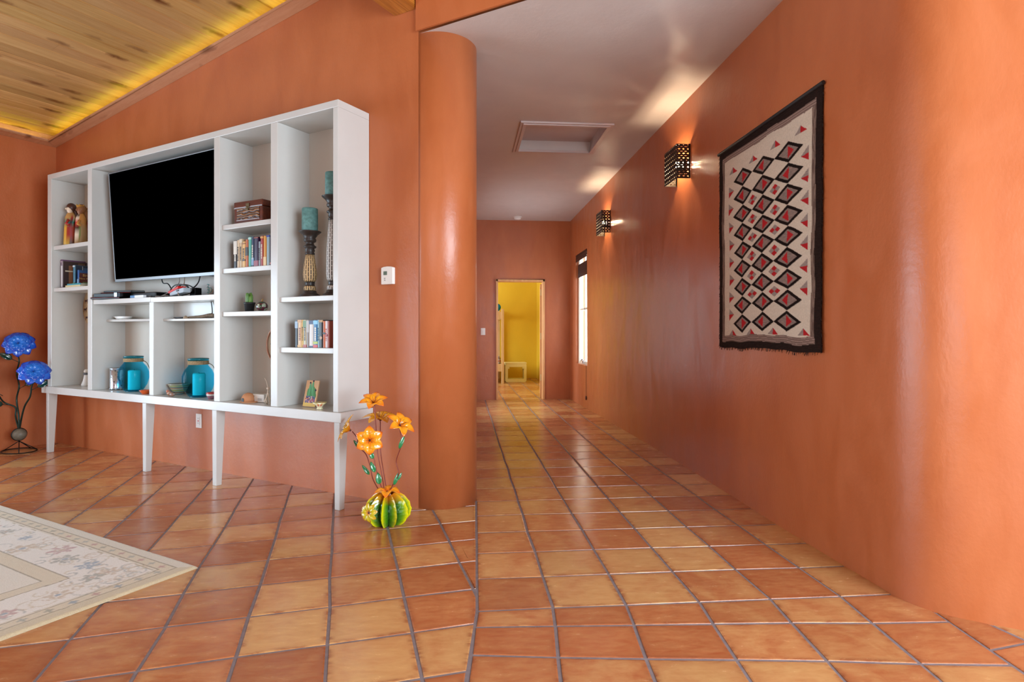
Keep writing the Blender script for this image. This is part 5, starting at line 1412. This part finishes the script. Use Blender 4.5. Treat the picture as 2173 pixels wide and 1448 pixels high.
# ------------------------------------------------------------------ area rug
def seglines(pts, n):
    return spline([(a, b_, 0) for a, b_ in pts], n)
stamps = []
rr = random.Random(11)
TAN, OLV, BLD, RD, SLT = hx('B79A72'), hx('7A7864'), hx('5A7890'), hx('A86A66'), hx('8A8C84')
# in rug coordinates: a = distance from the right (hall-side) edge, c = distance from the far edge (towards wall)
fl0 = []
band_mid = .257
for i, pos in enumerate([.30, .47, .66, .82, 1.02, 1.2, 1.42, 1.60, 1.82, 2.02]):
    fl0.append((pos, band_mid + rr.uniform(-.05, .05), (TAN, BLD, OLV, RD)[i % 4], rr.uniform(.035, .07), i))
    fl0.append((band_mid + rr.uniform(-.05, .05), pos+.02, (OLV, TAN, RD, BLD)[i % 4], rr.uniform(.035, .07), i+3))
for i in range(10):
    fl0.append((rr.uniform(.5, 2.2), rr.uniform(.5, 1.6), rr.choice((TAN, OLV, SLT, RD)), rr.uniform(.03, .05), i))
vines = []
for i in range(170):
    a0 = rr.uniform(.14, 2.3); c0_ = rr.uniform(.15, .36)
    if i % 2: a0, c0_ = c0_, a0
    ph = rr.uniform(0, 6.28); R_0 = rr.uniform(.02, .055)
    k = [(a0 + R_0*(1-.012*j)*cos(ph+j*.22), c0_ + R_0*(1-.012*j)*sin(ph+j*.22)) for j in range(22)]
    vines.append((k, rr.choice((TAN, SLT, hx('C4B08A')))))
marks_ = []
for i in range(28):
    marks_.append((.092, .14+.088*i, rr.choice((OLV, SLT, RD, BLD)))); marks_.append((.14+.088*i, .092, rr.choice((OLV, SLT, RD))))
import collections
cellh = collections.defaultdict(list)
CS = .08
def addc(a, c, item, rad):
    for i in range(int((a-rad)/CS)-1, int((a+rad)/CS)+2):
        for j in range(int((c-rad)/CS)-1, int((c+rad)/CS)+2): cellh[(i, j)].append(item)
for f_ in fl0: addc(f_[0], f_[1], ('f',)+f_, f_[3]*1.5)
for k, cl_ in vines:
    for q in k: addc(q[0], q[1], ('v', q[0], q[1], cl_), .004)
for a, c, cl_ in marks_: addc(a, c, ('m', a, c, cl_), .02)
def rug_col(a, c):
    d = min(a, c)
    base = hx('E0D8CC'); edge = hx('C9B896'); tanb = hx('D2C2A4')
    w1 = .003*noise.noise(Vector((a*14, c*14, 0)))
    d2 = d + w1
    if d2 < .062: col = edge if a < c else hx('D2C8B4')
    elif d2 < .068: col = hx('8C7C5C')
    elif d2 < .116: col = tanb
    elif d2 < .122: col = hx('8C7C5C')
    elif d2 < .134: col = hx('D6CAB4')
    elif d2 < .138: col = hx('A89A7C')
    elif d2 < .375: col = base
    elif d2 < .382: col = hx('8C7C5C')
    elif d2 < .452: col = tanb
    elif d2 < .459: col = hx('8C7C5C')
    else: col = hx('DAD0BE')
    hit = None
    for it in cellh.get((int(a/CS) if a > 0 else -1, int(c/CS) if c > 0 else -1), ()):
        if it[0] == 'f':
            _, fa, fc, fcol, fr, k = it
            dx, dy = a-fa, c-fc; r_ = sqrt(dx*dx+dy*dy); th = atan2(dy, dx)+k
            if r_ < fr*.22: hit = hx('4A6A88') if k % 3 else hx('A87850')
            elif r_ < fr*(.42+.62*abs(cos(th*3.0+k))) and r_ > fr*.30:
                if noise.noise(Vector((a*90, c*90, k))) > -.28: hit = fcol
        elif it[0] == 'v':
            if (a-it[1])**2+(c-it[2])**2 < .0042**2: hit = hit or it[3]
        else:
            dx, dy = a-it[1], c-it[2]; r_ = sqrt(dx*dx+dy*dy); th = atan2(dy, dx)
            if r_ < .020*(.35+.65*abs(cos(th*2))): hit = it[3]
    if hit: col = tuple(col[i]*.35+hit[i]*.65 for i in range(3))+(1,)
    return col
RU0, RV0 = -.335, 1.295      # far right corner of the rug in wall coordinates
RA, RC = 2.6, 3.4
b = B()
NA, NC = 430, 250
A_MAX, C_MAX = 2.6, 1.5
def rz_(a, c): return .013*min(1, (min(a, c)/.012))**.5 if min(a, c) < .012 else .013
def rpos(s, t_):
    a = A_MAX*s; c = C_MAX*t_
    wob = .004*noise.noise(Vector((a*3, c*3, 0)))
    return (RU0 - a + (wob if a < .01 else 0), -(RV0 + c) + (wob if c < .01 else 0), max(.0012, rz_(a, c)) + .0012*noise.noise(Vector((a*60, c*60, 1))))
b.grid(rpos, NA, NC, lambda s, t_: rug_col(A_MAX*s, C_MAX*t_))
b.grid(lambda s, t_: (RU0-A_MAX*s, -(RV0+C_MAX+(RC-C_MAX)*t_), rz_(A_MAX*s, 1)), 120, 90, lambda s, t_: rug_col(A_MAX*s, C_MAX+(RC-C_MAX)*t_))
b.box(RU0-RA, RU0, -(RV0+RC), -RV0, .0003, .0012, col=hx('B8A888'))
for v in b.bm.verts: v.co -= Vector((RU0-1.3, -(RV0+1.7), 0))
rug = b.done('area_rug', 'pile', loc=T(RU0-1.3, RV0+1.7, 0), rot=TH, weld=False, normals=False)
tag(rug, 'cream wool rug with floral border on the clay tile floor', 'rug')
